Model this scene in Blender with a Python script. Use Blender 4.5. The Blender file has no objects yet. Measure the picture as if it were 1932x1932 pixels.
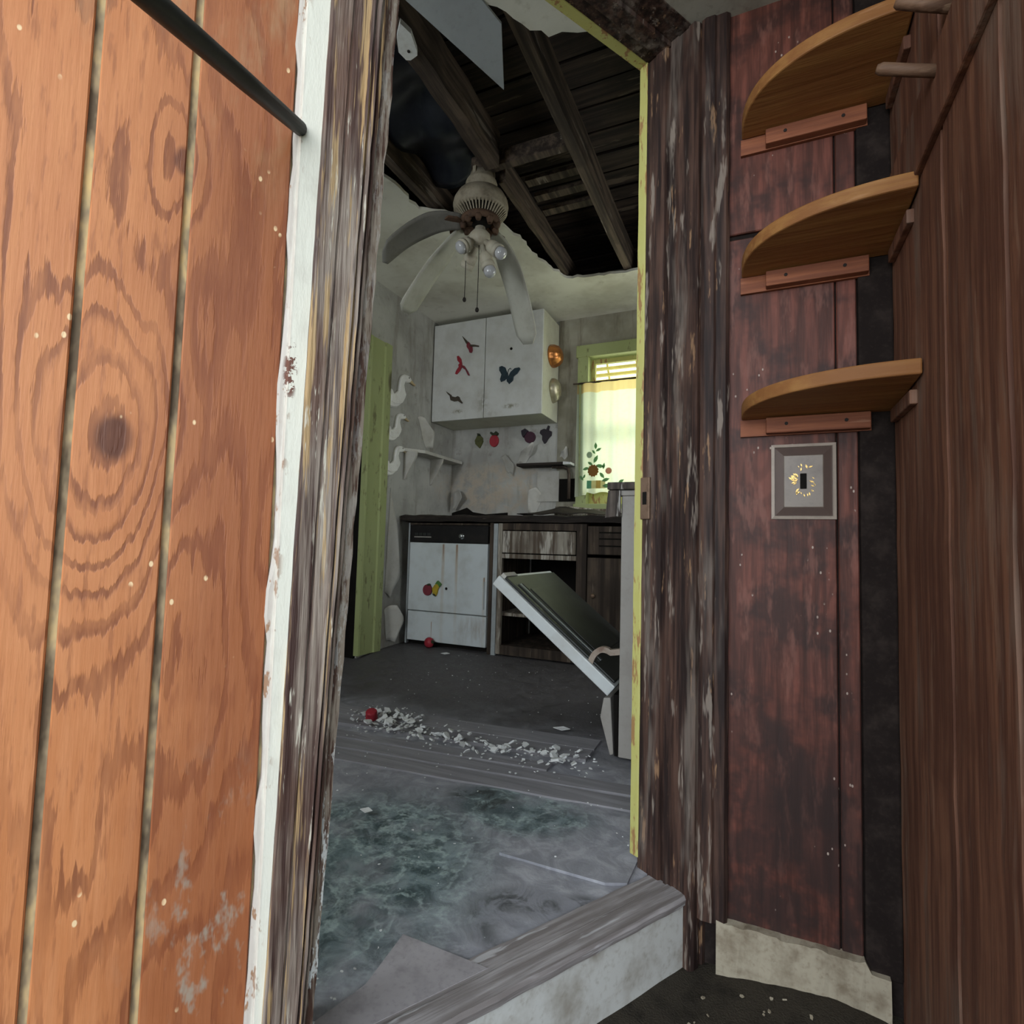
import bpy, math, random
from mathutils import Vector, Matrix
random.seed(7)
sc = bpy.context.scene
COL = sc.collection
rnd = random.uniform

# ------------------------------------------------------------------ camera
def cam_setup():
    yaw, pitch, roll = map(math.radians, (24.2, 3.5, 1.56))
    f = Vector((-math.sin(yaw)*math.cos(pitch), math.cos(yaw)*math.cos(pitch), math.sin(pitch)))
    r = Vector((math.cos(yaw), math.sin(yaw), 0)); u = r.cross(f)
    c, s = math.cos(roll), math.sin(roll)
    r2 = c*r + s*u; u2 = -s*r + c*u
    cam = bpy.data.cameras.new('camera'); o = bpy.data.objects.new('camera', cam); COL.objects.link(o)
    m = Matrix((r2, u2, -f)).transposed().to_4x4(); m.translation = Vector((0, 0, .73))
    o.matrix_world = m
    cam.sensor_width = 36; cam.lens = 36*1025/1932; cam.clip_start = .02; cam.clip_end = 200
    sc.camera = o
cam_setup()

# ------------------------------------------------------------------ light
w = bpy.data.worlds.new('sky'); sc.world = w; w.use_nodes = True
w.node_tree.nodes['Background'].inputs[0].default_value = (.80, .92, 1.0, 1)
w.node_tree.nodes['Background'].inputs[1].default_value = 2.0
def area(name, loc, direction, sx, sy, power, color):
    l = bpy.data.lights.new(name, 'AREA'); l.shape = 'RECTANGLE'; l.size = sx; l.size_y = sy
    l.energy = power; l.color = color
    o = bpy.data.objects.new(name, l); COL.objects.link(o); o.location = loc
    o.rotation_euler = Vector(direction).to_track_quat('-Z', 'Y').to_euler()
area('fill_kitchen_front', (-1.72, -.66, 1.45), (.12, 1, -.02), .8, 1.0, 24, (.90, .96, 1))  # fill lamp added at an invented front opening, out of view
area('daylight_behind_curtain', (-.66, 4.25, 1.75), (-.08, -1, -.16), 1.0, 1.1, 22, (1, .95, .74))
area('fill_kitchen_side', (.36, 2.98, 1.5), (-1, -.05, -.03), .7, .85, 7.5, (.98, .98, .92))  # added fill in an invented side opening, brightens the duck wall
area('daylight_fill_porch', (-.30, -2.1, 1.45), (-.06, 1, -.12), 3.2, 1.8, 84, (.95, .97, 1))  # large area fill added behind the camera to strengthen the daylight
sc.view_settings.view_transform = 'Standard'; sc.view_settings.look = 'None'
sc.cycles.max_bounces = 5; sc.cycles.diffuse_bounces = 4; sc.cycles.glossy_bounces = 2; sc.cycles.transmission_bounces = 3; sc.cycles.adaptive_threshold = .07; sc.cycles.adaptive_min_samples = 16; sc.cycles.light_sampling_threshold = .02
sc.view_settings.exposure = 0.0; sc.view_settings.gamma = 1; sc.view_settings.use_curve_mapping = False

# ------------------------------------------------------------------ material helpers
class G:
    def __init__(s, m):
        s.t = m.node_tree; s.n = s.t.nodes; s.l = s.t.links; s.b = s.n['Principled BSDF']; s.out = s.n['Material Output']
    def new(s, typ, **k):
        n = s.n.new(typ)
        for a, v in k.items(): setattr(n, a, v)
        return n
    def put(s, sock, v):
        if v is None: return
        if isinstance(v, bpy.types.NodeSocket): s.l.new(v, sock)
        elif isinstance(v, (tuple, list)) and len(v) == 3 and sock.type == 'RGBA': sock.default_value = (*v, 1)
        else: sock.default_value = v
    def pos(s): return s.new('ShaderNodeNewGeometry').outputs['Position']
    def obj(s): return s.new('ShaderNodeTexCoord').outputs['Object']
    def rand(s): return s.new('ShaderNodeObjectInfo').outputs['Random']
    def map(s, v, sc=(1, 1, 1), loc=(0, 0, 0), rot=(0, 0, 0)):
        n = s.new('ShaderNodeMapping'); s.put(n.inputs[0], v); n.inputs['Scale'].default_value = sc
        n.inputs['Location'].default_value = loc; n.inputs['Rotation'].default_value = rot; return n.outputs[0]
    def noise(s, v, scale=5, detail=4, rough=.55, dist=0):
        n = s.new('ShaderNodeTexNoise'); s.put(n.inputs['Vector'], v); n.inputs['Scale'].default_value = scale
        n.inputs['Detail'].default_value = min(detail, 4); n.inputs['Roughness'].default_value = rough
        n.inputs['Distortion'].default_value = dist; return n.outputs['Fac']
    def voro(s, v, scale=5, feature='F1', out='Distance', rnd_=1):
        n = s.new('ShaderNodeTexVoronoi'); n.feature = feature; s.put(n.inputs['Vector'], v)
        n.inputs['Scale'].default_value = scale; n.inputs['Randomness'].default_value = rnd_; return n.outputs[out]
    def m(s, op, a, b=None, c=None, clamp=False):
        n = s.new('ShaderNodeMath', operation=op); n.use_clamp = clamp
        s.put(n.inputs[0], a); s.put(n.inputs[1], b); s.put(n.inputs[2], c); return n.outputs[0]
    def sep(s, v):
        n = s.new('ShaderNodeSeparateXYZ'); s.put(n.inputs[0], v); return n.outputs
    def step(s, v, a, b, lo=0., hi=1.):   # smooth map a..b -> lo..hi
        n = s.new('ShaderNodeMapRange'); n.interpolation_type = 'SMOOTHSTEP'; s.put(n.inputs[0], v)
        n.inputs[1].default_value = a; n.inputs[2].default_value = b; n.inputs[3].default_value = lo; n.inputs[4].default_value = hi
        return n.outputs[0]
    def mix(s, f, a, b, mode='MIX'):
        n = s.new('ShaderNodeMix', data_type='RGBA', blend_type=mode); n.clamp_factor = True
        s.put(n.inputs[0], f); s.put(n.inputs[6], a); s.put(n.inputs[7], b); return n.outputs[2]
    def ramp(s, f, stops):
        n = s.new('ShaderNodeValToRGB'); r = n.color_ramp
        while len(r.elements) < len(stops): r.elements.new(.5)
        for e, (p, c) in zip(r.elements, stops): e.position = p; e.color = (*c, 1)
        s.put(n.inputs[0], f); return n.outputs[0]
    def blob(s, v, c, r, soft=(.55, 1.0)):  # 1 inside an ellipsoid, 0 outside
        n = s.map(v, sc=tuple(1/a for a in r), loc=tuple(-a/b for a, b in zip(c, r)))
        l = s.new('ShaderNodeVectorMath', operation='LENGTH'); s.put(l.inputs[0], n)
        return s.step(l.outputs['Value'], soft[0], soft[1], 1, 0)
    def bump(s, h, strength=.3, dist=.01):
        n = s.new('ShaderNodeBump'); n.inputs['Strength'].default_value = strength; n.inputs['Distance'].default_value = dist
        s.put(n.inputs['Height'], h); s.put(s.b.inputs['Normal'], n.outputs[0])
    def col(s, c, rough=.7, spec=.3, metal=0):
        s.put(s.b.inputs['Base Color'], c); s.put(s.b.inputs['Roughness'], rough)
        s.b.inputs['Specular IOR Level'].default_value = spec; s.b.inputs['Metallic'].default_value = metal
MATS = {}
def MAT(name):
    def deco(fn):
        m = bpy.data.materials.new(name); m.use_nodes = True; fn(G(m)); MATS[name] = m; return fn
    return deco
def plain(name, c, dirt=(.12, .10, .08), amt=.35, scale=9, rough=.65, spec=.3, metal=0, bump=0):
    m = bpy.data.materials.new(name); m.use_nodes = True; g = G(m); p = g.pos()
    n = g.noise(p, scale, 6, .62); n2 = g.noise(p, scale*7, 3)
    f = g.m('MULTIPLY', g.step(n, .42, .78), amt)
    cc = g.mix(f, c, dirt); cc = g.mix(g.m('MULTIPLY', g.step(n2, .5, .8), amt*.5), cc, dirt)
    g.col(cc, rough, spec, metal)
    if bump: g.bump(g.noise(p, scale*12, 3), bump, .004)
    MATS[name] = m
def wood(name, base, dark, lights, axis='Z', coord='pos', sc=55, amount=.5, rough=.7, grey=None):
    """weathered wood: fine streaks along an axis, flaked paint colours in narrow streaks"""
    m = bpy.data.materials.new(name); m.use_nodes = True; g = G(m)
    v = g.pos() if coord == 'pos' else g.obj()
    k = {'X': (.05, 1, 1), 'Y': (1, .05, 1), 'Z': (1, 1, .05)}[axis]
    k2 = {'X': (.12, 1, 1), 'Y': (1, .12, 1), 'Z': (1, 1, .12)}[axis]
    st = g.noise(g.map(v, k), sc, 5, .6); st2 = g.noise(g.map(v, k, (3, 5, 1)), sc*2.4, 3, .6)
    bl = g.noise(v, 4.5, 5, .6)
    c = g.mix(g.step(st, .38, .66), dark, base)
    c = g.mix(g.m('MULTIPLY', g.step(bl, .45, .7), .7), c, dark)
    fl = g.noise(g.map(v, k2, (7, 2, 9)), sc*.8, 6, .68)
    for i, (lc, lo) in enumerate(lights):
        msk = g.noise(g.map(v, k2, (i*13.7+2, i*5.1, i*3)), sc*(.5+.35*i), 6, .7)
        c = g.mix(g.m('MULTIPLY', g.step(msk, lo, lo+.06), amount), c, lc)
    c = g.mix(g.m('MULTIPLY', g.step(st2, .55, .75), .5), c, dark)
    if grey: c = g.mix(g.m('MULTIPLY', g.step(g.noise(g.map(v, k2, (1, 9, 4)), 14, 6, .7), .5, .68), .65), c, grey)
    g.col(c, rough, .25); g.bump(g.m('ADD', st, g.m('MULTIPLY', fl, .7)), .5, .004); MATS[name] = m

# ---- the orange plywood of the entry wall: flowing rotary-cut grain round two knots
@MAT('orange_plywood')
def _(g):
    v = g.obj(); x, y, z = g.sep(v)
    fib = g.noise(g.map(v, (1, 1, .06)), 160, 3, .6)
    fib2 = g.noise(g.map(v, (1, 1, .10)), 70, 4, .65)
    low = g.noise(g.map(v, (1, 1, .25)), 5.0, 2, .5)
    f = g.m('ADD', g.m('MULTIPLY', x, 9.0), g.m('MULTIPLY', low, 11.0))
    for (s, zz, rx, rz, a) in ((-1.0234, .8415, .085, .17, 4.4), (-.974, 1.195, .045, .11, 2.6)):
        n = g.map(v, (1/rx, 0, 1/rz), (-s/rx, 0, -zz/rz))
        l = g.new('ShaderNodeVectorMath', operation='LENGTH'); g.put(l.inputs[0], n)
        e = g.m('POWER', 2.718, g.m('MULTIPLY', g.m('MULTIPLY', l.outputs['Value'], l.outputs['Value']), -1.3))
        f = g.m('ADD', f, g.m('MULTIPLY', e, a))
    f = g.m('ADD', f, g.m('ADD', g.m('MULTIPLY', fib2, 1.0), g.m('MULTIPLY', fib, .5)))
    band = g.m('SINE', g.m('MULTIPLY', f, 6.283))
    b2 = g.m('SINE', g.m('MULTIPLY', f, 6.283*2.3))
    bm = g.step(g.m('ADD', band, g.m('MULTIPLY', b2, .30)), .15, .95)
    bm = g.m('MULTIPLY', bm, g.step(fib, .30, .62, .45, 1))
    bm = g.m('MULTIPLY', bm, g.step(g.noise(g.map(v, (1, 1, .4)), 6, 3), .36, .56, .30, 1))
    base = g.mix(g.noise(v, 7, 4, .6), (.42, .145, .052), (.56, .225, .090))
    base = g.mix(g.m('MULTIPLY', g.step(fib2, .4, .7), .4), base, (.60, .26, .115))
    c = g.mix(g.m('MULTIPLY', bm, .82), base, (.17, .050, .022))
    c = g.mix(g.m('MULTIPLY', g.step(g.noise(g.map(v, (1, 1, .12)), 120, 3, .6), .54, .66), .45), c, (.24, .080, .035))
    # knots
    for (s, zz, rx, rz) in ((-1.0234, .8415, .020, .030), (-.974, 1.195, .011, .020)):
        c = g.mix(g.m('MULTIPLY', g.blob(g.map(v), (s, 0, zz), (rx*1.1, 9, rz*1.1), (.55, 1.05)), g.step(fib2, .2, .6, .6, .95)), c, (.085, .026, .014))
    # redder, darker stain towards the strip, grey scuffs low down, chips of pale wood
    red = g.step(g.m('ADD', x, g.m('MULTIPLY', g.noise(v, 9, 4), .12)), -.98, -.84)
    c = g.mix(g.m('MULTIPLY', red, .62), c, (.22, .062, .026))
    scf = g.m('MULTIPLY', g.step(g.noise(g.map(v, (1, 1, .45), rot=(0, .35, 0)), 26, 5, .68), .54, .66), g.blob(v, (-.90, 0, .24), (.10, 9, .27), (.2, 1)))
    c = g.mix(g.m('MULTIPLY', scf, .75), c, (.34, .31, .25))
    dust = g.m('MULTIPLY', g.step(g.noise(g.map(v, (1, 1, .3)), 20, 5, .65), .48, .72), g.blob(v, (-.93, 0, 1.42), (.30, 9, .33), (.2, 1)))
    c = g.mix(g.m('MULTIPLY', dust, .55), c, (.42, .27, .15))
    vd = g.voro(g.map(v, (1, 1, .6)), 62); vc = g.noise(v, 11, 3)
    chip = g.m('MULTIPLY', g.step(vd, .11, .17, 1, 0), g.step(vc, .57, .63))
    c = g.mix(chip, c, (.80, .58, .34))
    g.col(c, g.step(fib2, .3, .8, .42, .62), .35); g.bump(g.m('ADD', g.m('MULTIPLY', bm, -.6), fib), .25, .0025)

@MAT('groove_wood')
def _(g):
    v = g.obj(); n = g.noise(g.map(v, (1, 1, .35)), 22, 5, .65)
    c = g.ramp(n, [(.40, (.16, .12, .08)), (.50, (.38, .30, .19)), (.57, (.60, .46, .25)), (.66, (.80, .58, .27))])
    g.col(c, .8, .2)

@MAT('white_strip_paint')
def _(g):
    v = g.obj(); x, y, z = g.sep(v)
    n = g.noise(g.map(v, (1, 1, .25)), 60, 5, .68); n2 = g.noise(v, 16, 5)
    edge = g.step(g.m('ADD', x, g.m('MULTIPLY', n, .010)), -.841, -.833, 1, 0)
    c = g.mix(g.m('MULTIPLY', g.step(n2, .5, .75), .3), (.76, .75, .66), (.45, .41, .36))
    c = g.mix(g.m('MULTIPLY', edge, .75), c, (.42, .36, .33))
    pe = g.m('MULTIPLY', g.step(g.noise(g.map(v, (1, 1, .4)), 40, 6, .7), .57, .62), g.step(x, -.846, -.832, 1, 0))
    c = g.mix(pe, c, (.30, .17, .10))
    pe2 = g.m('MULTIPLY', g.step(g.noise(v, 70, 4, .7), .5, .55), g.blob(v, (-.838, 0, .955), (.010, 9, .05)))
    c = g.mix(pe2, c, (.16, .07, .05))
    g.col(c, .5, .35); g.bump(n, .35, .003)

@MAT('worn_casing_wood')
def _(g):
    v = g.obj(); x, y, z = g.sep(v)
    k = (1, 1, .035)
    st = g.noise(g.map(v, k), 70, 5, .65); fine = g.noise(g.map(v, k), 210, 3, .6)
    low = g.noise(g.map(v, (1, 1, .3)), 11, 5, .6)
    c = g.mix(g.step(st, .36, .66), (.050, .024, .020), (.16, .095, .070))
    grey = g.m('MULTIPLY', g.step(low, .40, .62), g.step(st, .34, .6))
    c = g.mix(g.m('MULTIPLY', grey, .75), c, (.33, .285, .24))
    och = g.step(g.noise(g.map(v, (1, 1, .04), (4, 2, 7)), 85, 4, .62), .535, .60)
    c = g.mix(g.m('MULTIPLY', och, .80), c, (.46, .31, .15))
    crm = g.m('MULTIPLY', g.step(g.noise(g.map(v, (1, 1, .07), (9, 1, 3)), 120, 5, .68), .60, .65), g.step(g.noise(v, 5, 3), .42, .56))
    c = g.mix(g.m('MULTIPLY', crm, .85), c, (.62, .58, .48))
    c = g.mix(g.m('MULTIPLY', g.step(fine, .56, .7), .6), c, (.028, .012, .012))
    g.col(c, .55, .35); g.bump(g.m('ADD', st, fine), .6, .004)

@MAT('casing_edge_paint')
def _(g):
    v = g.obj(); x, y, z = g.sep(v)
    n = g.noise(g.map(v, (1, 1, .1)), 110, 6, .68)
    c = g.mix(g.step(n, .40, .56), (.09, .048, .035), (.30, .25, .20))
    wht = g.m('MULTIPLY', g.step(g.noise(g.map(v, (1, 1, .22), (3, 3, 3)), 90, 6, .7), .53, .57), g.step(z, .2, .75, 1, .18))
    c = g.mix(wht, c, (.70, .72, .70)); g.col(c, .6, .3); g.bump(n, .5, .004)

wood('dark_jamb_wood', (.085, .046, .034), (.018, .010, .009), [((.30, .25, .21), .585), ((.34, .20, .11), .62)], 'Z', 'obj', 60, .65, .62, (.20, .165, .14))
wood('brown_plank_wood', (.225, .105, .062), (.105, .045, .028), [((.30, .19, .13), .59)], 'Z', 'pos', 44, .40, .7, (.21, .155, .12))
wood('grey_board', (.20, .165, .14), (.05, .04, .035), [((.55, .53, .50), .56)], 'Z', 'pos', 60, .8)
wood('joist_wood', (.13, .095, .070), (.035, .026, .021), [((.28, .24, .20), .59)], 'Y', 'pos', 30, .5, .85)
wood('roof_board_wood', (.050, .034, .025), (.014, .010, .009), [((.16, .12, .09), .58)], 'X', 'pos', 30, .5, .85)
wood('threshold_wood', (.40, .38, .385), (.20, .18, .175), [((.58, .58, .60), .58)], 'X', 'obj', 60, .6, .75)
wood('floor_plank_wood', (.28, .275, .295), (.21, .205, .22), [((.36, .36, .39), .62)], 'X', 'pos', 30, .4, .85)
wood('shelf_pine', (.34, .165, .052), (.25, .105, .034), [((.45, .24, .12), .62)], 'X', 'pos', 40, .4, .6)
wood('cleat_wood', (.34, .125, .062), (.20, .07, .038), [((.42, .22, .14), .6)], 'X', 'pos', 50, .5, .65)
wood('peg_wood', (.20, .12, .075), (.10, .055, .035), [((.34, .23, .15), .6)], 'X', 'pos', 50, .5, .6)
wood('peeling_cabinet_paint', (.33, .30, .25), (.10, .075, .055), [((.52, .49, .43), .55), ((.06, .045, .035), .60)], 'Z', 'pos', 30, .8, .75)
wood('dark_cabinet_wood', (.085, .062, .045), (.03, .022, .017), [((.21, .17, .13), .59)], 'Z', 'pos', 28, .6, .8)
wood('rotten_counter', (.055, .042, .034), (.018, .014, .012), [((.15, .12, .10), .60)], 'X', 'pos', 25, .6, .8)

@MAT('niche_plywood')
def _(g):
    v = g.pos(); st = g.noise(g.map(v, (1, 1, .06)), 60, 5, .62); bl = g.noise(v, 7, 5, .62); x, y, z = g.sep(v)
    f = g.m('ADD', g.m('MULTIPLY', x, 22), g.m('MULTIPLY', g.noise(g.map(v, (1, 1, .3)), 6, 2), 9))
    band = g.step(g.m('SINE', g.m('MULTIPLY', f, 6.283)), 0, 1)
    c = g.mix(g.step(st, .35, .68), (.070, .024, .017), (.185, .060, .042))
    c = g.mix(g.m('MULTIPLY', band, .38), c, (.055, .018, .012))
    c = g.mix(g.m('MULTIPLY', g.step(bl, .46, .62), .80), c, (.034, .016, .014))
    low_dark = g.m('MULTIPLY', g.step(z, -.05, .85, 1, 0), g.step(g.noise(v, 10, 5, .65), .32, .55))  # darker towards the bottom, broken up by noise
    c = g.mix(g.m('MULTIPLY', low_dark, .85), c, (.026, .017, .016))
    pk = g.m('MULTIPLY', g.step(g.noise(g.map(v, (1, 1, .25)), 26, 5, .65), .52, .66), g.step(z, .15, .6, .3, 1))
    c = g.mix(g.m('MULTIPLY', pk, .5), c, (.25, .105, .08))
    sp = g.m('MULTIPLY', g.step(g.voro(g.map(v, (1, 1, .6)), 70), .09, .15, 1, 0), g.step(g.noise(v, 12, 2), .58, .64))
    c = g.mix(sp, c, (.42, .34, .29))
    g.col(c, .55, .3); g.bump(st, .35, .003)

@MAT('yellow_trim_paint')
def _(g):
    v = g.obj(); n = g.noise(g.map(v, (1, 1, .2)), 45, 6, .68)
    c = g.mix(g.noise(v, 14, 3), (.42, .38, .10), (.46, .46, .18))
    c = g.mix(g.step(n, .55, .62), c, (.30, .17, .07)); g.col(c, .6, .3); g.bump(n, .3, .003)

@MAT('green_trim_paint')
def _(g):
    v = g.pos(); n = g.noise(g.map(v, (1, 1, .3)), 24, 6, .68); x, y, z = g.sep(v)
    c = g.mix(g.noise(v, 6, 3), (.30, .35, .14), (.38, .42, .20))
    c = g.mix(g.m('MULTIPLY', g.step(n, .56, .68), .7), c, (.09, .075, .03))
    c = g.mix(g.m('MULTIPLY', g.blob(v, (-2.1, 2.80, 1.75), (.2, .05, .09)), .8), c, (.06, .04, .02))
    g.col(c, .55, .35); g.bump(n, .3, .003)

@MAT('kitchen_plaster')
def _(g):
    v = g.pos(); x, y, z = g.sep(v)
    n = g.noise(v, 3.2, 6, .62); n2 = g.noise(v, 14, 5, .65); drip = g.noise(g.map(v, (1, 1, .18)), 11, 5, .62)
    c = g.mix(g.step(n, .35, .7), (.47, .47, .445), (.33, .325, .305))
    c = g.mix(g.m('MULTIPLY', g.step(drip, .50, .70), .55), c, (.22, .20, .165))
    c = g.mix(g.m('MULTIPLY', g.step(n2, .56, .74), .5), c, (.20, .18, .15))
    tan = g.m('MULTIPLY', g.blob(v, (-1.75, 3.6, 1.15), (.55, .6, .24), (.5, 1)), g.step(n2, .35, .6))
    c = g.mix(g.m('MULTIPLY', tan, .75), c, (.50, .42, .33))
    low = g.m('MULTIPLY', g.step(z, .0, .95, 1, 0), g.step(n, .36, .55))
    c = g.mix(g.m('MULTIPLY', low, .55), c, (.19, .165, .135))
    crk = g.step(g.voro(g.map(v, (1, 1, .7)), 5.5, 'DISTANCE_TO_EDGE'), .0, .012, 1, 0)
    c = g.mix(g.m('MULTIPLY', g.m('MULTIPLY', crk, g.step(n, .5, .6)), .12), c, (.12, .10, .08))
    g.col(c, .85, .2); g.bump(n2, .4, .008)

@MAT('window_wall_plaster')
def _(g):
    v = g.pos(); n = g.noise(v, 4, 6, .62); drip = g.noise(g.map(v, (1, 1, .16)), 13, 5, .62)
    c = g.mix(g.step(n, .35, .7), (.36, .345, .285), (.24, .225, .175))
    c = g.mix(g.m('MULTIPLY', g.step(drip, .48, .68), .65), c, (.12, .10, .07)); g.col(c, .85, .2); g.bump(n, .4, .006)

@MAT('ceiling_plaster')
def _(g):
    v = g.pos(); n = g.noise(v, 2.6, 6, .6); n2 = g.noise(v, 22, 4)
    c = g.mix(g.step(n, .38, .7), (.66, .65, .58), (.47, .45, .38))
    c = g.mix(g.m('MULTIPLY', g.step(n2, .58, .76), .35), c, (.30, .27, .21)); g.col(c, .9, .15); g.bump(n2, .25, .006)

@MAT('marbled_vinyl')
def _(g):
    v = g.pos(); x, y, z = g.sep(v)
    wv = g.map(v, (1, 1, 0))
    n = g.noise(wv, 3.0, 6, .62); n2 = g.noise(wv, 15, 6, .66, .8); n3 = g.noise(wv, 55, 4, .6)
    vein = g.noise(wv, 9, 4, .62, .35); vr = g.m('ABSOLUTE', g.m('SUBTRACT', vein, .5)); veins = g.m('MULTIPLY', g.step(vr, .0, .060, 1, 0), g.step(g.noise(wv, 40, 4, .7), .35, .6))
    vein2 = g.noise(g.map(wv, loc=(4, 7, 0)), 24, 4, .62, .3); veins2 = g.step(g.m('ABSOLUTE', g.m('SUBTRACT', vein2, .5)), 0, .035, 1, 0)
    grn = g.mix(g.step(n2, .36, .64), (.055, .085, .092), (.20, .265, .28))
    grn = g.mix(g.m('MULTIPLY', veins, .75), grn, (.42, .53, .52)); grn = g.mix(g.m('MULTIPLY', veins2, .35), grn, (.25, .32, .31))
    dst = g.mix(g.step(n2, .35, .7), (.23, .235, .265), (.38, .385, .42))
    area_ = g.m('MAXIMUM', g.blob(wv, (-.86, 1.00, 0), (.42, .52, 9), (.45, 1)), g.m('MULTIPLY', g.blob(wv, (-.60, 1.44, 0), (.28, .17, 9), (.5, 1)), .9))
    mk = g.m('MULTIPLY', area_, g.step(n, .30, .52))
    c = g.mix(mk, dst, grn)
    ring = g.m('SUBTRACT', g.blob(wv, (-.41, 1.03, 0), (.15, .125, 9), (.55, 1.05)), g.m('MULTIPLY', g.blob(wv, (-.41, 1.01, 0), (.08, .07, 9), (.2, 1.1)), .95), clamp=True)
    ring2 = g.blob(wv, (-.30, 1.12, 0), (.09, .06, 9), (.5, 1.05)); dk = g.blob(wv, (-.72, 1.45, 0), (.14, .10, 9), (.5, 1.05))
    wet = g.m('MULTIPLY', g.m('MAXIMUM', g.m('MAXIMUM', ring, ring2), dk), g.step(n2, .38, .60))
    c = g.mix(g.m('MULTIPLY', wet, .85), c, (.022, .025, .024))
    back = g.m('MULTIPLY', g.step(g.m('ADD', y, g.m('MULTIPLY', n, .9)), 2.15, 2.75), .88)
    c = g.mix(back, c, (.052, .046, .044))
    bl = g.m('MULTIPLY', g.blob(wv, (-1.0, 1.45, 0), (.30, .22, 9), (.3, 1)), g.step(n, .4, .6)); c = g.mix(g.m('MULTIPLY', bl, .5), c, (.085, .085, .105))
    sp = g.m('MULTIPLY', g.step(g.voro(wv, 75), .07, .13, 1, 0), g.step(n2, .52, .6)); c = g.mix(g.m('MULTIPLY', sp, .8), c, (.42, .45, .45))
    g.col(c, g.step(n2, .3, .7, .48, .8), .4); g.bump(g.m('ADD', n2, g.m('MULTIPLY', n3, .5)), .35, .005)

plain('vinyl_sheet', (.37, .35, .365), (.14, .13, .14), .6, 16, .7)
plain('porch_dirt', (.045, .038, .028), (.012, .010, .008), .8, 22, .9, .2, 0, .8)
plain('riser_paint', (.60, .61, .59), (.22, .18, .13), .7, 11, .6)
plain('baseboard_paint', (.40, .355, .27), (.15, .11, .07), .8, 18, .7)
plain('porch_ceiling_paint', (.42, .40, .34), (.16, .13, .10), .7, 10, .85)
plain('niche_corner_black', (.016, .012, .011), (.055, .042, .036), .5, 22, .85, .08)
plain('black_rod', (.022, .026, .024), (.06, .06, .055), .4, 40, .55, .3)
plain('enamel_white', (.62, .66, .67), (.25, .20, .14), .25, 6, .35, .5, 0, 0)
plain('enamel_side', (.35, .33, .305), (.19, .16, .135), .35, 9, .5, .4, 0, 0)
plain('fan_cream', (.33, .29, .22), (.10, .075, .05), .85, 14, .6)
plain('fan_rust', (.12, .070, .045), (.03, .02, .016), .85, 25, .8)
plain('blade_white', (.50, .50, .44), (.30, .28, .22), .5, 8, .7)
plain('blade_dark', (.21, .205, .185), (.10, .09, .08), .6, 8, .8)
plain('socket_cream', (.52, .49, .40), (.30, .22, .15), .5, 20, .5)
plain('black_plastic', (.008, .007, .007), (.03, .024, .02), .5, 12, .6, .2)
plain('black_sheet', (.010, .012, .018), (.03, .035, .045), .6, 6, .32, .5)
plain('hole_black', (.010, .009, .008), (.02, .016, .013), .4, 12, .95, .1, 0, 0)
plain('sheet_metal', (.36, .39, .40), (.22, .23, .23), .6, 7, .55, .4, .2)
plain('wallpaper_flap', (.50, .49, .455), (.33, .30, .25), .5, 12, .8)
plain('duck_white', (.80, .80, .78), (.42, .38, .33), .35, 18, .5)
plain('duck_bill', (.55, .44, .26), (.3, .2, .1), .4, 30, .6)
plain('cabinet_side', (.56, .56, .46), (.30, .27, .19), .35, 8, .55)
plain('copper', (.62, .25, .08), (.22, .08, .03), .6, 30, .32, .5, .85)
plain('tin', (.52, .48, .36), (.26, .22, .14), .5, 30, .38, .5, .7)
plain('red_paint', (.34, .025, .04), (.10, .01, .015), .5, 40, .45)
plain('deep_red', (.20, .030, .045), (.05, .01, .02), .5, 40, .5)
plain('dark_brown_paint', (.065, .050, .036), (.02, .015, .012), .5, 40, .6)
plain('dark_blue_paint', (.020, .040, .055), (.006, .01, .014), .6, 50, .4)
plain('olive_paint', (.090, .095, .032), (.03, .03, .012), .5, 40, .6)
plain('leaf_dark', (.028, .035, .016), (.01, .01, .006), .5, 40, .6)
plain('plum_paint', (.055, .014, .030), (.02, .006, .012), .5, 40, .5)
plain('grape_paint', (.020, .014, .022), (.008, .006, .009), .5, 40, .5)
plain('banana_yellow', (.46, .33, .03), (.16, .12, .02), .5, 40, .5)
plain('leaf_green', (.08, .20, .04), (.03, .06, .015), .5, 40, .5)
plain('chip_white', (.66, .68, .68), (.38, .35, .31), .35, 60, .85)
plain('chrome', (.55, .57, .58), (.2, .2, .2), .3, 60, .25, .5, .9)
plain('oven_dark', (.016, .018, .017), (.045, .048, .042), .6, 9, .42, .35, 0, .05)
plain('rusty_band', (.36, .30, .25), (.13, .06, .035), .9, 18, .7)
plain('gold_leaf', (.50, .34, .12), (.16, .10, .03), .8, 60, .35, .5, .8)
plain('switch_frame', (.38, .32, .27), (.24, .20, .17), .5, 30, .35, .5)
plain('switch_plate', (.20, .165, .135), (.12, .095, .08), .6, 26, .35, .4)
plain('switch_bevel', (.10, .07, .06), (.08, .06, .055), .5, 24, .25, .5)
plain('awning_yellow', (.78, .66, .26), (.45, .36, .12), .4, 5, .6)
plain('nail_dark', (.02, .016, .014), (.01, .01, .01), .3, 40, .7)
plain('outside_ground', (.22, .24, .16), (.12, .13, .08), .6, 2, .95)
plain('strike_metal', (.20, .13, .09), (.08, .05, .03), .6, 40, .55, .4, .5)
plain('bulb_base', (.33, .30, .24), (.14, .1, .07), .6, 30, .5)

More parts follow.
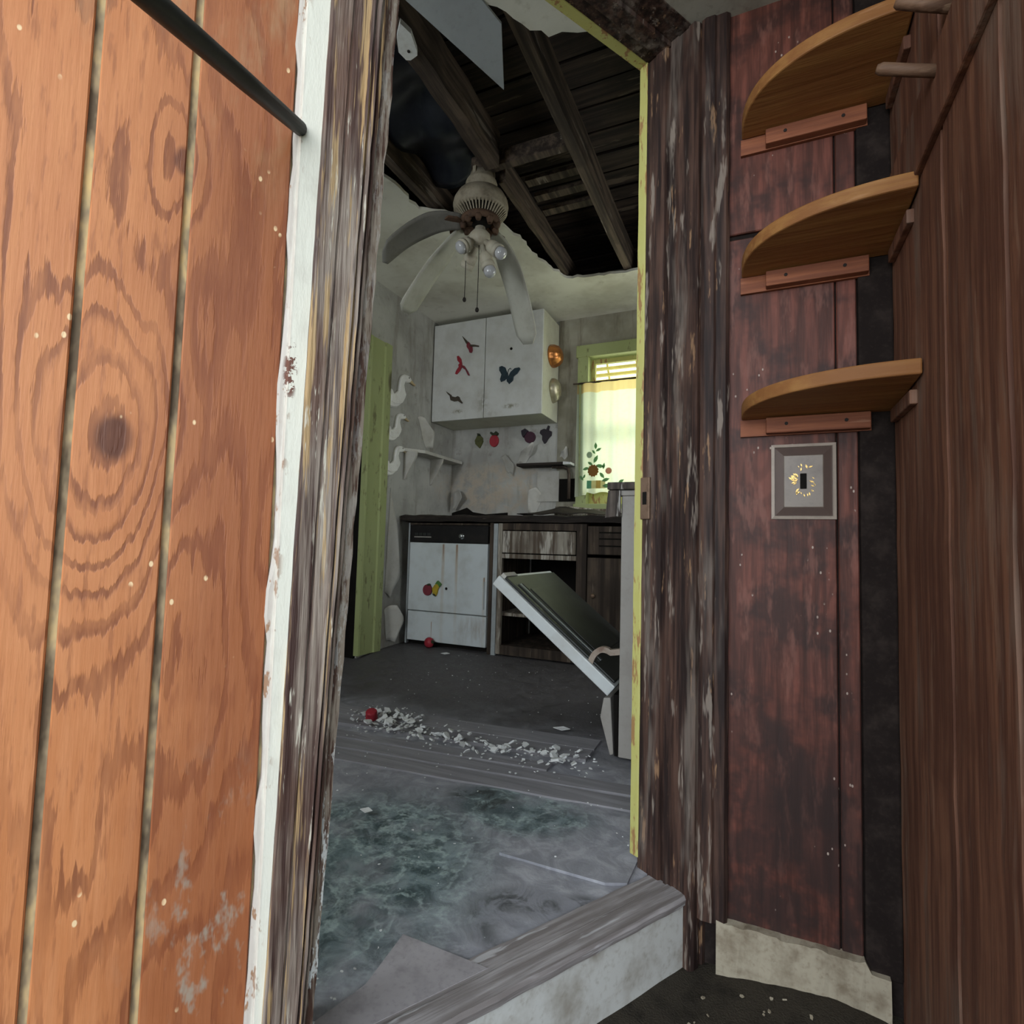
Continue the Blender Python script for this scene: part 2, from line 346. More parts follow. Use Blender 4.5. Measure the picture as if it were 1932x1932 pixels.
@MAT('cabinet_white')
def _(g):
    v = g.pos(); n = g.noise(v, 7, 5, .62); fine = g.noise(v, 30, 5, .66)
    c = g.mix(g.step(n, .35, .72), (.60, .61, .60), (.50, .50, .475))
    for (cx, cz, rx, rz, a) in ((-1.925, 1.665, .07, .022, 1), (-1.52, 1.672, .085, .025, 1), (-1.73, 1.72, .07, .13, .55), (-1.65, 1.63, .05, .03, .4)):
        mk = g.m('MULTIPLY', g.blob(v, (cx, 3.3, cz), (rx, .5, rz), (.1, 1)), g.step(fine, .40, .58))
        c = g.mix(g.m('MULTIPLY', mk, a*.85), c, (.20, .18, .12))
    g.col(c, .5, .35)
@MAT('dishwasher_white')
def _(g):
    v = g.pos(); x, y, z = g.sep(v); n = g.noise(v, 8, 5, .6); fn = g.noise(g.map(v, (1, 1, .15)), 50, 5, .65)
    c = g.mix(g.step(n, .4, .75), (.60, .65, .67), (.50, .53, .53))
    for x0, wd, top, bot in ((-1.826, .016, .72, .20), (-1.727, .014, .72, .12), (-1.528, .012, .52, .05), (-1.90, .005, .22, .05)):
        dx = g.m('ABSOLUTE', g.m('SUBTRACT', x, x0)); mk = g.step(dx, wd*.3, wd, 1, 0)
        gr = g.step(z, bot, top, .25, 1); lim = g.step(z, top, top+.01, 1, 0)
        mk = g.m('MULTIPLY', g.m('MULTIPLY', mk, gr), g.m('MULTIPLY', lim, g.step(fn, .25, .6, .25, 1)))
        c = g.mix(g.m('MULTIPLY', mk, .55), c, (.40, .27, .13))
        core = g.m('MULTIPLY', g.step(dx, wd*.1, wd*.5, 1, 0), g.m('MULTIPLY', g.step(z, top-.14, top, 0, 1), lim))
        c = g.mix(g.m('MULTIPLY', core, .8), c, (.20, .075, .02))
    sm = g.m('MULTIPLY', g.blob(v, (-1.60, 3, .20), (.16, 1, .12), (.1, 1)), g.step(fn, .4, .62)); c = g.mix(g.m('MULTIPLY', sm, .6), c, (.36, .33, .29))
    g.col(c, .38, .45)
@MAT('curtain_cloth')
def _(g):
    v = g.pos(); x, y, z = g.sep(v); n = g.noise(g.map(v, (1, 1, .15)), 10, 4); wv = g.noise(g.map(v, (.2, 1, 1)), 120, 2)
    c = g.mix(g.step(n, .35, .65), (.80, .82, .66), (.72, .79, .70))
    c = g.mix(g.step(z, 1.79, 1.797), c, (.72, .58, .30))
    c = g.mix(g.m('MULTIPLY', g.step(wv, .5, .7), .15), c, (.6, .6, .4))
    d = g.new('ShaderNodeBsdfDiffuse'); t = g.new('ShaderNodeBsdfTranslucent'); mx = g.new('ShaderNodeMixShader')
    g.put(d.inputs[0], c); g.put(t.inputs[0], c); mx.inputs[0].default_value = .62
    g.l.new(d.outputs[0], mx.inputs[1]); g.l.new(t.outputs[0], mx.inputs[2]); g.l.new(mx.outputs[0], g.out.inputs[0])
def cloth_print(name, c):
    m = bpy.data.materials.new(name); m.use_nodes = True; g = G(m)
    cc = g.mix(g.noise(g.pos(), 60, 3), c, tuple(a*.75 for a in c))
    d = g.new('ShaderNodeBsdfDiffuse'); t = g.new('ShaderNodeBsdfTranslucent'); mx = g.new('ShaderNodeMixShader')
    g.put(d.inputs[0], cc); g.put(t.inputs[0], cc); mx.inputs[0].default_value = .62
    g.l.new(d.outputs[0], mx.inputs[1]); g.l.new(t.outputs[0], mx.inputs[2]); g.l.new(mx.outputs[0], g.out.inputs[0]); MATS[name] = m
cloth_print('print_green', (.30, .52, .28)); cloth_print('print_brown', (.42, .24, .09)); cloth_print('print_pink', (.75, .45, .34))
cloth_print('print_blue', (.52, .62, .50)); cloth_print('print_teal', (.25, .55, .38)); cloth_print('print_cream', (.85, .80, .50)); cloth_print('print_gold', (.70, .55, .22))
@MAT('window_glass')
def _(g):
    t = g.new('ShaderNodeBsdfTransparent'); s = g.new('ShaderNodeBsdfGlossy'); s.inputs['Roughness'].default_value = .05
    f = g.m('MULTIPLY', g.step(g.noise(g.pos(), 8, 4), .3, .8, .03, .14), 1.0); mx = g.new('ShaderNodeMixShader'); g.put(mx.inputs[0], f)
    t.inputs[0].default_value = (.93, .96, .9, 1)
    g.l.new(t.outputs[0], mx.inputs[1]); g.l.new(s.outputs[0], mx.inputs[2]); g.l.new(mx.outputs[0], g.out.inputs[0])
@MAT('bulb_glass')
def _(g):
    c = g.mix(g.noise(g.pos(), 30, 3), (.42, .43, .46), (.62, .63, .66)); g.col(c, .12, .6); g.b.inputs['Coat Weight'].default_value = .6

# ------------------------------------------------------------------ mesh helpers
P0 = Vector((-.139, 1.249, 0)); AD = math.radians(31.5)
DOOR = Matrix.Translation(P0) @ Matrix.Rotation(math.radians(90-31.5), 4, 'Z')   # local x = along the entry wall, y = into the kitchen
ID = Matrix.Identity(4)
WM = {}          # world matrices of everything built
class MB:
    def __init__(s): s.v = []; s.f = []; s.sm = False
    def add(s, vs, fs):
        b = len(s.v); s.v += [Vector(a) for a in vs]; s.f += [tuple(i+b for i in f) for f in fs]; return s
    def box(s, x0, x1, y0, y1, z0, z1, M=None):
        vs = [Vector((x, y, z)) for z in (z0, z1) for x, y in ((x0, y0), (x1, y0), (x1, y1), (x0, y1))]
        if M: vs = [M @ a for a in vs]
        return s.add(vs, [(3, 2, 1, 0), (4, 5, 6, 7), (0, 1, 5, 4), (1, 2, 6, 5), (2, 3, 7, 6), (3, 0, 4, 7)])
    def prism(s, poly, a, b):   # poly: base points (3-vectors); a, b: offset vectors of both caps
        n = len(poly); a = Vector(a); b = Vector(b)
        vs = [Vector(p)+a for p in poly] + [Vector(p)+b for p in poly]
        return s.add(vs, [tuple(range(n-1, -1, -1)), tuple(range(n, 2*n))] + [(i, (i+1) % n, n+(i+1) % n, n+i) for i in range(n)])
    def tube(s, path, r, n=10, closed_ends=True):
        path = [Vector(p) for p in path]; rs = r if isinstance(r, (list, tuple)) else [r]*len(path); rings = []
        for i, p in enumerate(path):
            t = (path[min(i+1, len(path)-1)] - path[max(i-1, 0)]).normalized()
            a = t.cross(Vector((0, 0, 1)))
            if a.length < .02: a = t.cross(Vector((1, 0, 0)))
            a.normalize(); b = t.cross(a)
            rings.append([p + rs[i]*(math.cos(k*2*math.pi/n)*a + math.sin(k*2*math.pi/n)*b) for k in range(n)])
        return s.rings(rings, closed_ends)
    def rings(s, rings, caps=True):
        n = len(rings[0]); vs = [v for r in rings for v in r]; fs = []
        for i in range(len(rings)-1):
            for k in range(n): fs.append((i*n+k, i*n+(k+1) % n, (i+1)*n+(k+1) % n, (i+1)*n+k))
        if caps: fs += [tuple(range(n-1, -1, -1)), tuple(range((len(rings)-1)*n, len(rings)*n))]
        s.add(vs, fs); return s
    def lathe(s, prof, c, axis=(0, 0, 1), n=24, sx=1, sy=1):   # prof: (radius, height) ; revolved about axis through c
        ax = Vector(axis).normalized(); a = ax.orthogonal().normalized(); b = ax.cross(a); c = Vector(c)
        return s.rings([[c + ax*h + max(r, 1e-4)*(math.cos(k*2*math.pi/n)*a*sx + math.sin(k*2*math.pi/n)*b*sy) for k in range(n)] for r, h in prof])
    def grid(s, nu, nv, fn):
        vs = [fn(i/nu, j/nv) for j in range(nv+1) for i in range(nu+1)]; w_ = nu+1
        return s.add(vs, [(j*w_+i, j*w_+i+1, (j+1)*w_+i+1, (j+1)*w_+i) for j in range(nv) for i in range(nu)])
    def build(s, name, mat, parent=None, frame=None, smooth=None, bevel=0, solid=0, seg=2, local=False):
        """vertices are given in world space (or in 'frame' space when a frame is passed); the object sits in frame / under parent"""
        M = WM.get(parent, ID) if parent else (frame or ID)
        me = bpy.data.meshes.new(name); vs = s.v
        if parent is not None and not local and frame is None: inv = M.inverted(); vs = [inv @ v for v in vs]
        me.from_pydata(vs, [], s.f); me.update()
        o = bpy.data.objects.new(name, me); COL.objects.link(o)
        if mat: me.materials.append(MATS[mat])
        if parent is not None: o.parent = parent; WM[o] = M
        else: o.matrix_world = M; WM[o] = M
        if smooth if smooth is not None else s.sm:
            for p in me.polygons: p.use_smooth = True
        if solid: md = o.modifiers.new('solid', 'SOLIDIFY'); md.thickness = solid; md.offset = 0
        if bevel: md = o.modifiers.new('bevel', 'BEVEL'); md.width = bevel; md.segments = seg; md.limit_method = 'ANGLE'
        return o
def tag(o, label, cat, group=None, kind=None):
    o['label'] = label; o['category'] = cat
    if group: o['group'] = group
    if kind: o['kind'] = kind
    return o
def struct(o, label, cat): return tag(o, label, cat, None, 'structure')
def thing(name, label, cat, loc, rot=None, group=None):
    o = bpy.data.objects.new(name, None); COL.objects.link(o); o.empty_display_size = .05
    M = Matrix.Translation(loc) @ (rot or ID); o.matrix_world = M; WM[o] = M
    return tag(o, label, cat, group)
B = MB
def fbm(x, a=1.): return a*(math.sin(x*7.3+1.1)*.5 + math.sin(x*17.9+2.3)*.3 + math.sin(x*41.7+.4)*.2)

# ================================================================== SETTING
# ---- entry wall of orange plywood (door frame coordinates: s, y into kitchen, z)
wl = B().box(-2.35, -.80, .007, .13, -.3, 2.70).build('wall_left', 'groove_wood', frame=DOOR)
struct(wl, 'orange grooved plywood wall beside the open doorway', 'wall')
edges = [-.846, -.967, -1.065, -1.166, -1.27, -1.37, -1.49, -1.60, -1.71, -1.83, -1.95, -2.08, -2.2, -2.34]
for i in range(len(edges)-1):
    a, b = edges[i+1]+.0042, edges[i]-.0042
    B().box(a, b, 0, .008, -.16, 2.3).build('panel_board', 'orange_plywood', wl, frame=DOOR, bevel=.0015, seg=1)
# wall above / kitchen side of the entry wall
struct(B().box(-.82, .30, .0, .145, 1.975, 2.70).build('wall_over_door', 'dark_jamb_wood', frame=DOOR), 'dark wood wall strip above the doorway head', 'wall')
# ---- white strip with ragged paint edge
m = B(); rows = []
N = 70
for j in range(N+1):
    z = -.16 + 2.4*j/N
    e = -.8475 + .0026*fbm(z*2.3) - (.004 if .2 < (z*3.7) % 1 < .55 else 0)
    rows.append([(e, -.0015, z), (e+.003, -.003, z), (-.843, -.004, z), (-.841, -.011, z), (-.790, -.012, z), (-.790, .02, z), (e, .02, z)])
m.rings([[Vector(p) for p in r] for r in rows])
struct(m.build('trim_1', 'white_strip_paint', frame=DOOR), 'white painted strip with ragged peeling edge on the orange wall', 'trim')
# ---- left casing, leaning, moulded
m = B(); rows = []; me2 = []
prof = [(0, .01), (.0, -.016), (.03, -.019), (.30, -.019), (.315, -.0155), (.335, -.0155), (.35, -.020), (.555, -.021), (.565, -.026), (.60, -.027), (.612, -.020), (.635, -.020), (.647, -.029), (.685, -.030), (.70, -.021), (.725, -.021), (.74, -.026), (.775, -.025), (.785, -.013), (.80, -.013), (.80, .01)]
edge = [(.80, .01), (.80, -.0145), (.90, -.0145), (.985, -.013), (1.0, -.008), (1.0, .148), (.8, .148)]
NZ = 60
for j in range(NZ+1):
    z = -.16 + 2.18*j/NZ
    sl = -.8337+.015*z; sr = -.7725+.0406*z; sr += .0012*fbm(z*5)
    rows.append([Vector((sl+(sr-sl)*u + .0006*fbm(z*9+u*5), y, z)) for u, y in prof])
    me2.append([Vector((sl+(sr-sl)*u + (.0016*fbm(z*11) if u > .95 else 0), y, z)) for u, y in edge])
cas = m.rings(rows).build('trim_2', 'worn_casing_wood', frame=DOOR)
struct(cas, 'weathered brown moulded door casing beside the white strip', 'door casing')
B().rings(me2).build('jamb_edge', 'casing_edge_paint', cas, frame=DOOR)
# ---- right jamb with stops and casing
rj = B()
pr_ = [(0, .0), (0, .030), (-.004, .032), (-.004, .052), (.003, .054), (.003, .060), (-.008, .064), (-.010, .092), (-.002, .096), (-.002, .128), (.0, .13), (.06, .13), (.06, 0)]
rows = [[Vector((s + .0012*fbm(z*4+y*30), y, z)) for s, y in pr_] for z in [i*.05-.15 for i in range(43)]]
rjo = rj.rings(rows).build('trim_3', 'dark_jamb_wood', frame=DOOR)
struct(rjo, 'dark peeling door jamb with ridged stops facing the kitchen opening', 'door jamb')
B().rings([[Vector((s + .001*fbm(z*6+s*40), y, z)) for s, y in ((-.002, .002), (-.002, -.014), (.008, -.020), (.022, -.020), (.026, -.015), (.032, -.015), (.036, -.020), (.052, -.019), (.058, -.012), (.058, .002))] for z in [i*.05-.15 for i in range(43)]]).build('casing_face', 'dark_jamb_wood', rjo, frame=DOOR)
m = B()
m.rings([[Vector((s + .0015*fbm(z*5), y, z)) for s, y in ((-.003, .126), (-.005, .129), (-.005, .149), (.05, .149), (.05, .126))] for z in [.02+i*.05 for i in range(40)]])
m.build('inner_edge_strip', 'yellow_trim_paint', rjo, frame=DOOR)
sp = B().box(-.0085, .0, .100, .128, .80, .90).build('strike_plate', 'strike_metal', rjo, frame=DOOR, bevel=.002)
B().box(-.0095, -.002, .108, .120, .835, .865).build('latch_hole', 'hole_black', sp, frame=DOOR)
# ---- head
hd = B().box(-.86, .06, 0, .13, 1.955, 1.99).build('trim_4', 'dark_jamb_wood', frame=DOOR)
struct(hd, 'dark wooden door head seen from below', 'door head')
B().box(-.86, .0, .128, .152, 1.952, 1.978).build('inner_edge_strip', 'yellow_trim_paint', hd, frame=DOOR)
B().box(-.86, .0, .055, .095, 1.944, 1.957).build('door_stop', 'dark_jamb_wood', hd, frame=DOOR, bevel=.002)
# ---- threshold
th = B().box(-.86, .0, .0, .045, -.155, -.012).build('trim_5', 'riser_paint', frame=DOOR)
struct(th, 'worn doorway step with dirty white riser', 'door step')
B().rings([[Vector((s, y + .0015*fbm(s*8), z)) for y, z in ((-.006, -.016), (-.008, -.004), (-.004, .003), (.040, .004), (.044, .001), (.088, .0012), (.088, -.016))] for s in [-.86+i*.0215 for i in range(41)]]).build('tread_board', 'threshold_wood', th, frame=DOOR)

# ---- niche wall (switch wall) at Y = 1.27 and its boards
wn = B().box(-.16, .29, 1.278, 1.40, -.3, 2.70).build('wall_niche', 'niche_corner_black'); struct(wn, 'dark red wood panelled wall between jamb and plank wall', 'wall')
for (x0, x1, z0, z1) in ((-.060, .1495, -.035, 1.425), (-.060, .1495, 1.437, 2.0), (.1525, .188, -.045, 1.425), (.1525, .188, 1.437, 2.0)):
    B().box(x0, x1, 1.270, 1.280, z0, z1).build('panel_board', 'niche_plywood', wn, bevel=.002, seg=1)
B().box(.190, .250, 1.264, 1.280, -.06, 2.0).build('corner_strip', 'niche_corner_black', wn, bevel=.004)
m = B().rings([[Vector((x + .001*fbm(z*5+x*20), y, z)) for x, y in ((-.113, 1.275), (-.113, 1.254), (-.104, 1.249), (-.085, 1.249), (-.080, 1.253), (-.060, 1.252), (-.053, 1.258), (-.053, 1.275))] for z in [-.04+i*.05 for i in range(41)]])
struct(m.build('trim_6', 'dark_jamb_wood'), 'dark vertical corner board between door casing and niche panel', 'trim')
def bb(u, v): return None
m = B().rings([[Vector((x, 1.275, -.15)), Vector((x, 1.252+.002*fbm(x*6), -.15)), Vector((x, 1.250+.003*fbm(x*5), -.11)), Vector((x, 1.252, -.034+.004*fbm(x*9)-(.018 if x > .19 else 0))), Vector((x, 1.275, -.032-(.018 if x > .19 else 0)))] for x in [-.075+i*.0101 for i in range(31)]])
struct(m.build('baseboard_niche', 'baseboard_paint', smooth=False), 'lumpy cream baseboard at the foot of the niche wall', 'baseboard')
# ---- right plank wall
wr = B().box(.262, .36, .15, 1.40, -.3, 2.3).build('wall_right', 'hole_black'); struct(wr, 'brown vertical plank wall carrying the corner shelves', 'wall')
for (y0, y1) in ((.952, 1.272), (.742, .944), (.53, .734), (.33, .522), (.15, .322)):
    B().rings([[Vector((.264, y0, z)), Vector((.264, y1, z)), Vector((.250+.0012*fbm(z*3), y1-.001+.001*fbm(z*6), z)), Vector((.2495+.0012*fbm(z*3+1), y0+.002+.0015*fbm(z*4+y0), z))] for z in [-.16+.07*i for i in range(32)]]).build('plank', 'brown_plank_wood', wr)
B().box(.240, .252, .15, 1.262, 1.36, 1.475).build('rail_board', 'brown_plank_wood', wr, bevel=.003)
# ---- porch ceiling + floor
def dpt(s, y, z): return DOOR @ Vector((s, y, z))
cp = [dpt(.09, .01, 1.958), dpt(-.86, .01, 1.958), dpt(-.86, -.30, 1.958), Vector((-.05, .42, 1.958)), Vector((.27, .42, 1.958)), Vector((.27, 1.28, 1.958))]
struct(B().prism(cp, (0, 0, 0), (0, 0, .02)).build('ceiling_porch', 'porch_ceiling_paint'), 'dirty cream ceiling patch over the porch niche', 'ceiling')
def porch_fn(u, v):
    x = -2.2+u*2.6; y = -1.2+v*2.6
    d = math.exp(-((x-.12)/.16)**2-((y-1.26)/.10)**2)
    return Vector((x, y, -.146+.034*d+.003*fbm(x*5+y*3)))
struct(B().grid(60, 60, porch_fn).build('floor_porch', 'porch_dirt', smooth=True), 'dark dirt covered porch floor below the step', 'floor')
g_ = B().add([(-30, -30, -.32), (30, -30, -.32), (30, 30, -.32), (-30, 30, -.32)], [(0, 1, 2, 3)]).build('ground', 'outside_ground'); struct(g_, 'overgrown ground outside the house', 'ground')

# ---- kitchen shell
XL, YB, ZC = -2.15, 3.62, 2.35
def fz(x, y):
    t = min(max((y-1.9)/1.2, 0), 1); return .07*t*t*(3-2*t)
def floor_fn(u, v):
    x = -2.25+u*2.56; y = -.7+v*4.4
    q = DOOR.inverted() @ Vector((x, y, 0))
    z = fz(x, y)-.004+.002*fbm(x*3+y*2)
    if q.y < .055: z = -.30
    return Vector((x, y, z))
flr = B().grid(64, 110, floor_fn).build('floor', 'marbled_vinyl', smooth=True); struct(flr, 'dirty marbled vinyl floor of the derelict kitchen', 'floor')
# separate floor planks along the seam, vinyl sheets
for (y0, y1, x0, x1, dz) in ((1.50, 1.585, -1.75, -.20, -.003), (1.59, 1.665, -1.75, -.20, -.001), (1.672, 1.735, -1.75, -.62, .001), (1.80, 1.90, -1.75, -.53, .003), (1.907, 2.01, -1.75, -.53, .002)):
    B().rings([[Vector((x, y0+.004*fbm(x*2+y0)+(x+1)*.10, -.01)), Vector((x, y1+.004*fbm(x*3)+(x+1)*.10, -.01)), Vector((x, y1-.002+.004*fbm(x*3)+(x+1)*.10, dz+.004+fz(x, y1))), Vector((x, y0+.002+.004*fbm(x*2+y0)+(x+1)*.10, dz+.004+fz(x, y0)))] for x in [x0+(x1-x0)*i/14 for i in range(15)]]).build('floor_plank', 'floor_plank_wood', flr)
for poly in ([tuple(dpt(a, b, 0))[:2] for a, b in ((-.546, .205), (-.455, .052), (-.86, .052), (-.86, .065), (-.644, .13))], [(-.555, 1.215), (-.30, 1.214), (-.255, 1.235), (-.25, 1.40), (-.30, 1.52), (-.47, 1.50)]):
    B().prism([(x, y, fz(x, y)) for x, y in poly], (0, 0, -.004), (0, 0, .0022)).build('vinyl_sheet', 'vinyl_sheet' if len(poly) == 5 else 'marbled_vinyl', flr)
# back wall with window opening
WX0, WX1, WZ0, WZ1 = -1.075, -.20, 1.0, 2.06
wb = B().box(XL-.1, WX0, YB, YB+.12, -.2, 2.70).box(WX1, .4, YB, YB+.12, -.2, 2.70).box(WX0, WX1, YB, YB+.12, -.2, WZ0).box(WX0, WX1, YB, YB+.12, WZ1, 2.70)
wb = wb.build('wall_kitchen_back', 'kitchen_plaster'); struct(wb, 'stained grey plaster wall behind the sink counter', 'wall')
B().box(-1.286, WX0-.055, YB-.006, YB+.002, .95, 2.35).box(WX0-.055, WX1, YB-.006, YB+.002, 2.14, 2.35).build('stained_panel', 'window_wall_plaster', wb)
# left wall with door opening
DY0, DY1, DZ = 1.75, 2.60, 1.95
wk = B().box(XL-.12, XL, DY1, YB+.1, -.2, 2.70).box(XL-.12, XL, -.75, DY0, -.2, 2.70).box(XL-.12, XL, DY0, DY1, DZ, 2.70).build('wall_kitchen_left', 'kitchen_plaster'); struct(wk, 'grey plaster kitchen wall hung with white ducks', 'wall')
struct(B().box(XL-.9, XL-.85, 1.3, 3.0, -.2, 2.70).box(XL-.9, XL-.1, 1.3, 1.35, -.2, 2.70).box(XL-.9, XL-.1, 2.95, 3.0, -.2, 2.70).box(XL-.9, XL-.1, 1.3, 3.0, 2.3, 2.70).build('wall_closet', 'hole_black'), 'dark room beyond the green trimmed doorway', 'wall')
t = B().rings([[Vector((x, y, z)) for x, y in ((XL-.012, 2.585), (XL+.022, 2.585), (XL+.024, 2.60), (XL+.018, 2.61), (XL+.018, 2.72), (XL+.026, 2.73), (XL+.026, 2.79), (XL+.018, 2.802), (XL-.001, 2.802))] for z in (.055, .5, 1.0, 1.5, 1.985)]).build('trim_7', 'green_trim_paint'); struct(t, 'lime green door trim on the kitchen wall', 'door trim')
B().box(XL-.125, XL-.012, 2.588, 2.603, .03, 1.95).build('dark_gap_strip', 'hole_black', t)  # black strip added over the pale door reveal to make the opening dark
B().box(XL-.005, XL+.022, 1.70, 2.585, 1.93, 2.03).build('head_trim', 'green_trim_paint', t, bevel=.003)
struct(B().box(.285, .40, 1.38, 2.60, -.2, 2.70).box(.285, .40, 3.35, YB+.1, -.2, 2.70).box(.285, .40, 2.60, 3.35, -.2, 1.05).box(.285, .40, 2.60, 3.35, 1.95, 2.70).build('wall_kitchen_right', 'kitchen_plaster'), 'plaster wall with an added side light opening behind the kitchen range', 'wall')  # the opening is made up, cut out of view for the side fill
struct(B().box(XL-.1, -2.12, -.80, -.68, -.2, 2.70).box(-1.32, -1.12, -.80, -.68, -.2, 2.70).box(-2.12, -1.32, -.80, -.68, -.2, .95).box(-2.12, -1.32, -.80, -.68, 1.95, 2.70).build('wall_kitchen_front', 'kitchen_plaster'), 'plaster wall with an added light opening', 'wall')  # unseen opening added to let the front fill lamp in
# ceiling with ragged hole
def ragged(poly, amp=.018, step=.035):
    out = []
    for i, (x, y) in enumerate(poly):
        x2, y2 = poly[(i+1) % len(poly)]; L = math.hypot(x2-x, y2-y); n = max(1, int(L/step)); nx, ny = -(y2-y)/max(L, 1e-6), (x2-x)/max(L, 1e-6)
        for k in range(n):
            t_ = k/n; j_ = rnd(-amp, amp) if k else 0; out.append((x+(x2-x)*t_+nx*j_, y+(y2-y)*t_+ny*j_))
    return out
dl = dpt(-2.3, .06, 0); dr = dpt(.06, .06, 0)
outer = [(XL-.1, -.78), (dl.x, -.78), (dl.x, dl.y), (dr.x, dr.y), (.38, 1.33), (.38, YB+.1), (XL-.1, YB+.1)]
hole = [(-1.02, 1.14), (-.758, 1.331), (-.663, 1.451), (-.602, 1.524), (-.557, 1.523), (-.512, 1.545), (-.36, 1.62), (-.26, 2.1), (-.28, 3.05), (-.60, 3.10), (-.729, 3.084), (-1.04, 3.033), (-1.126, 2.77), (-1.137, 2.564), (-1.17, 2.36), (-1.374, 2.22), (-1.497, 2.125), (-1.499, 1.896), (-1.56, 1.6), (-1.35, 1.25)]
cu = bpy.data.curves.new('ceiling', 'CURVE'); cu.dimensions = '2D'; cu.fill_mode = 'BOTH'; cu.extrude = .0075
for pl in (outer, ragged(hole, .012, .03)):
    sp_ = cu.splines.new('POLY'); sp_.points.add(len(pl)-1); sp_.use_cyclic_u = True
    for p_, (x, y) in zip(sp_.points, pl): p_.co = (x, y, 0, 1)
co = bpy.data.objects.new('tmp_curve', cu); COL.objects.link(co); bpy.context.view_layer.update()
cme = bpy.data.meshes.new_from_object(co.evaluated_get(bpy.context.evaluated_depsgraph_get())); bpy.data.objects.remove(co)
ceil = bpy.data.objects.new('ceiling', cme); COL.objects.link(ceil); ceil.location = (0, 0, ZC+.0075); cme.materials.clear(); cme.materials.append(MATS['ceiling_plaster'])
struct(ceil, 'cream kitchen ceiling with a large ragged hole', 'ceiling')
# roof boards above the hole
rf = B().box(XL-.1, .4, -.8, 3.75, 2.685, 2.72).build('ceiling_roof', 'hole_black'); struct(rf, 'dark board roof deck above the ceiling hole', 'roof')
y = .9
while y < 3.6:
    wd = rnd(.11, .15); dz = rnd(-.006, .004); B().box(-1.9, .2, y, y+wd-.012, 2.662+dz, 2.684).build('roof_board', 'roof_board_wood', rf); y += wd
# ---- window
wf = B().box(WX0-.062, WX0+.012, YB-.03, YB+.10, 1.02, 2.075).build('window_1', 'green_trim_paint'); struct(wf, 'yellow green framed kitchen window behind a short curtain', 'window')
B().box(WX0-.075, WX1+.06, YB-.036, YB+.10, 2.055, 2.14).build('window_head', 'green_trim_paint', wf, bevel=.004)
B().box(WX1-.012, WX1+.06, YB-.03, YB+.10, 1.02, 2.06).build('window_jamb', 'green_trim_paint', wf)
B().box(WX0-.07, WX1+.06, YB-.06, YB+.10, .985, 1.025).build('window_sill', 'green_trim_paint', wf, bevel=.004)
sash = B().box(WX0+.012, WX0+.042, YB+.05, YB+.08, 1.02, 2.055).box(WX1-.042, WX1-.012, YB+.05, YB+.08, 1.02, 2.055).box(WX0+.04, WX1-.04, YB+.05, YB+.08, 2.025, 2.056).box(WX0+.04, WX1-.04, YB+.05, YB+.08, 1.50, 1.535).box(WX0+.04, WX1-.04, YB+.05, YB+.08, 1.02, 1.135).build('sash', 'yellow_trim_paint', wf)
B().box(WX0+.04, WX1-.04, YB+.062, YB+.066, 1.53, 2.03).build('pane', 'window_glass', wf)
B().box(WX0+.04, WX1-.04, YB+.062, YB+.066, 1.13, 1.505).build('pane', 'window_glass', wf)

# ================================================================== THINGS
# ---- black rod slanting off the entry wall
A_ = dpt(-.843, -.012, 1.292); B_ = dpt(-1.0098, -.25, 1.1692)
d_ = (B_-A_)
r_ = thing('metal_rod', 'black rod slanting away from the white strip across the orange wall', 'rod', A_)
B().tube([A_, A_+d_*.5, A_+d_, A_+d_*1.5], [.0095, .0105, .0105, .0105], 14).build('shaft', 'black_rod', r_, smooth=True)
B().tube([A_+d_*-.02+Vector((.001, 0, -.010)), A_+d_*.01, A_+d_*.05], [.002, .004, .006], 8).build('hook_end', 'chrome', r_, smooth=True)

# ---- corner shelves
def shelf(z, label, thick=.027, tilt=.012):
    t_ = thing('corner_shelf', label, 'shelf', (.245, 1.262, z), group='rounded corner shelves')
    pts = [(.247, 1.263)]
    for k in range(0, 25):
        a = math.pi/2*k/24
        pts.append((.247-.275*math.sin(a)**.92 if k else .247, 1.263-.207*math.cos(a)**.80 if k < 24 else 1.263))
    pts = pts[:1] + pts[1:]
    B().prism([(x, y_, z+tilt*(1.262-y_)/.2) for x, y_ in pts], (0, 0, 0), (0, 0, thick)).build('board', 'shelf_pine', t_, bevel=.003)
    B().box(-.030, .210, 1.262, 1.2705, z-.036, z).build('back_strip', 'cleat_wood', t_)
    cl = B().box(.020, .207, 1.243, 1.262, z-.034, z-.001).build('cleat', 'cleat_wood', t_, bevel=.002)
    for x in (.058, .165): B().lathe([(.0035, 0), (.0035, .002), (.001, .0022)], (x, 1.2435, z-.016), (0, -1, 0), 8).build('nail_head', 'nail_dark', cl)
    B().box(.238, .250, 1.10, 1.245, z-.026, z-.001).build('side_cleat', 'brown_plank_wood', t_, bevel=.002)
shelf(1.013, 'lowest curved corner shelf, just above the switch plate')
shelf(1.330, 'middle curved corner shelf, second above the switch plate')
shelf(1.648, 'topmost curved corner shelf under the porch ceiling')
for (yb, zb, ln, lab) in ((.935, 1.438, .084, 'lower wooden peg sticking out of the plank wall rail'), (.90, 1.504, .066, 'upper wooden peg on the plank wall near the ceiling')):
    m = B().tube([(.252, yb, zb-.002), (.252-ln*.5, yb, zb+.014), (.252-ln*.93, yb, zb+.029), (.252-ln, yb, zb+.031)], [.0085, .0085, .0085, .0055], 12)
    tag(m.build('wooden_peg', 'peg_wood', smooth=True), lab, 'peg', 'pegs on the plank wall')
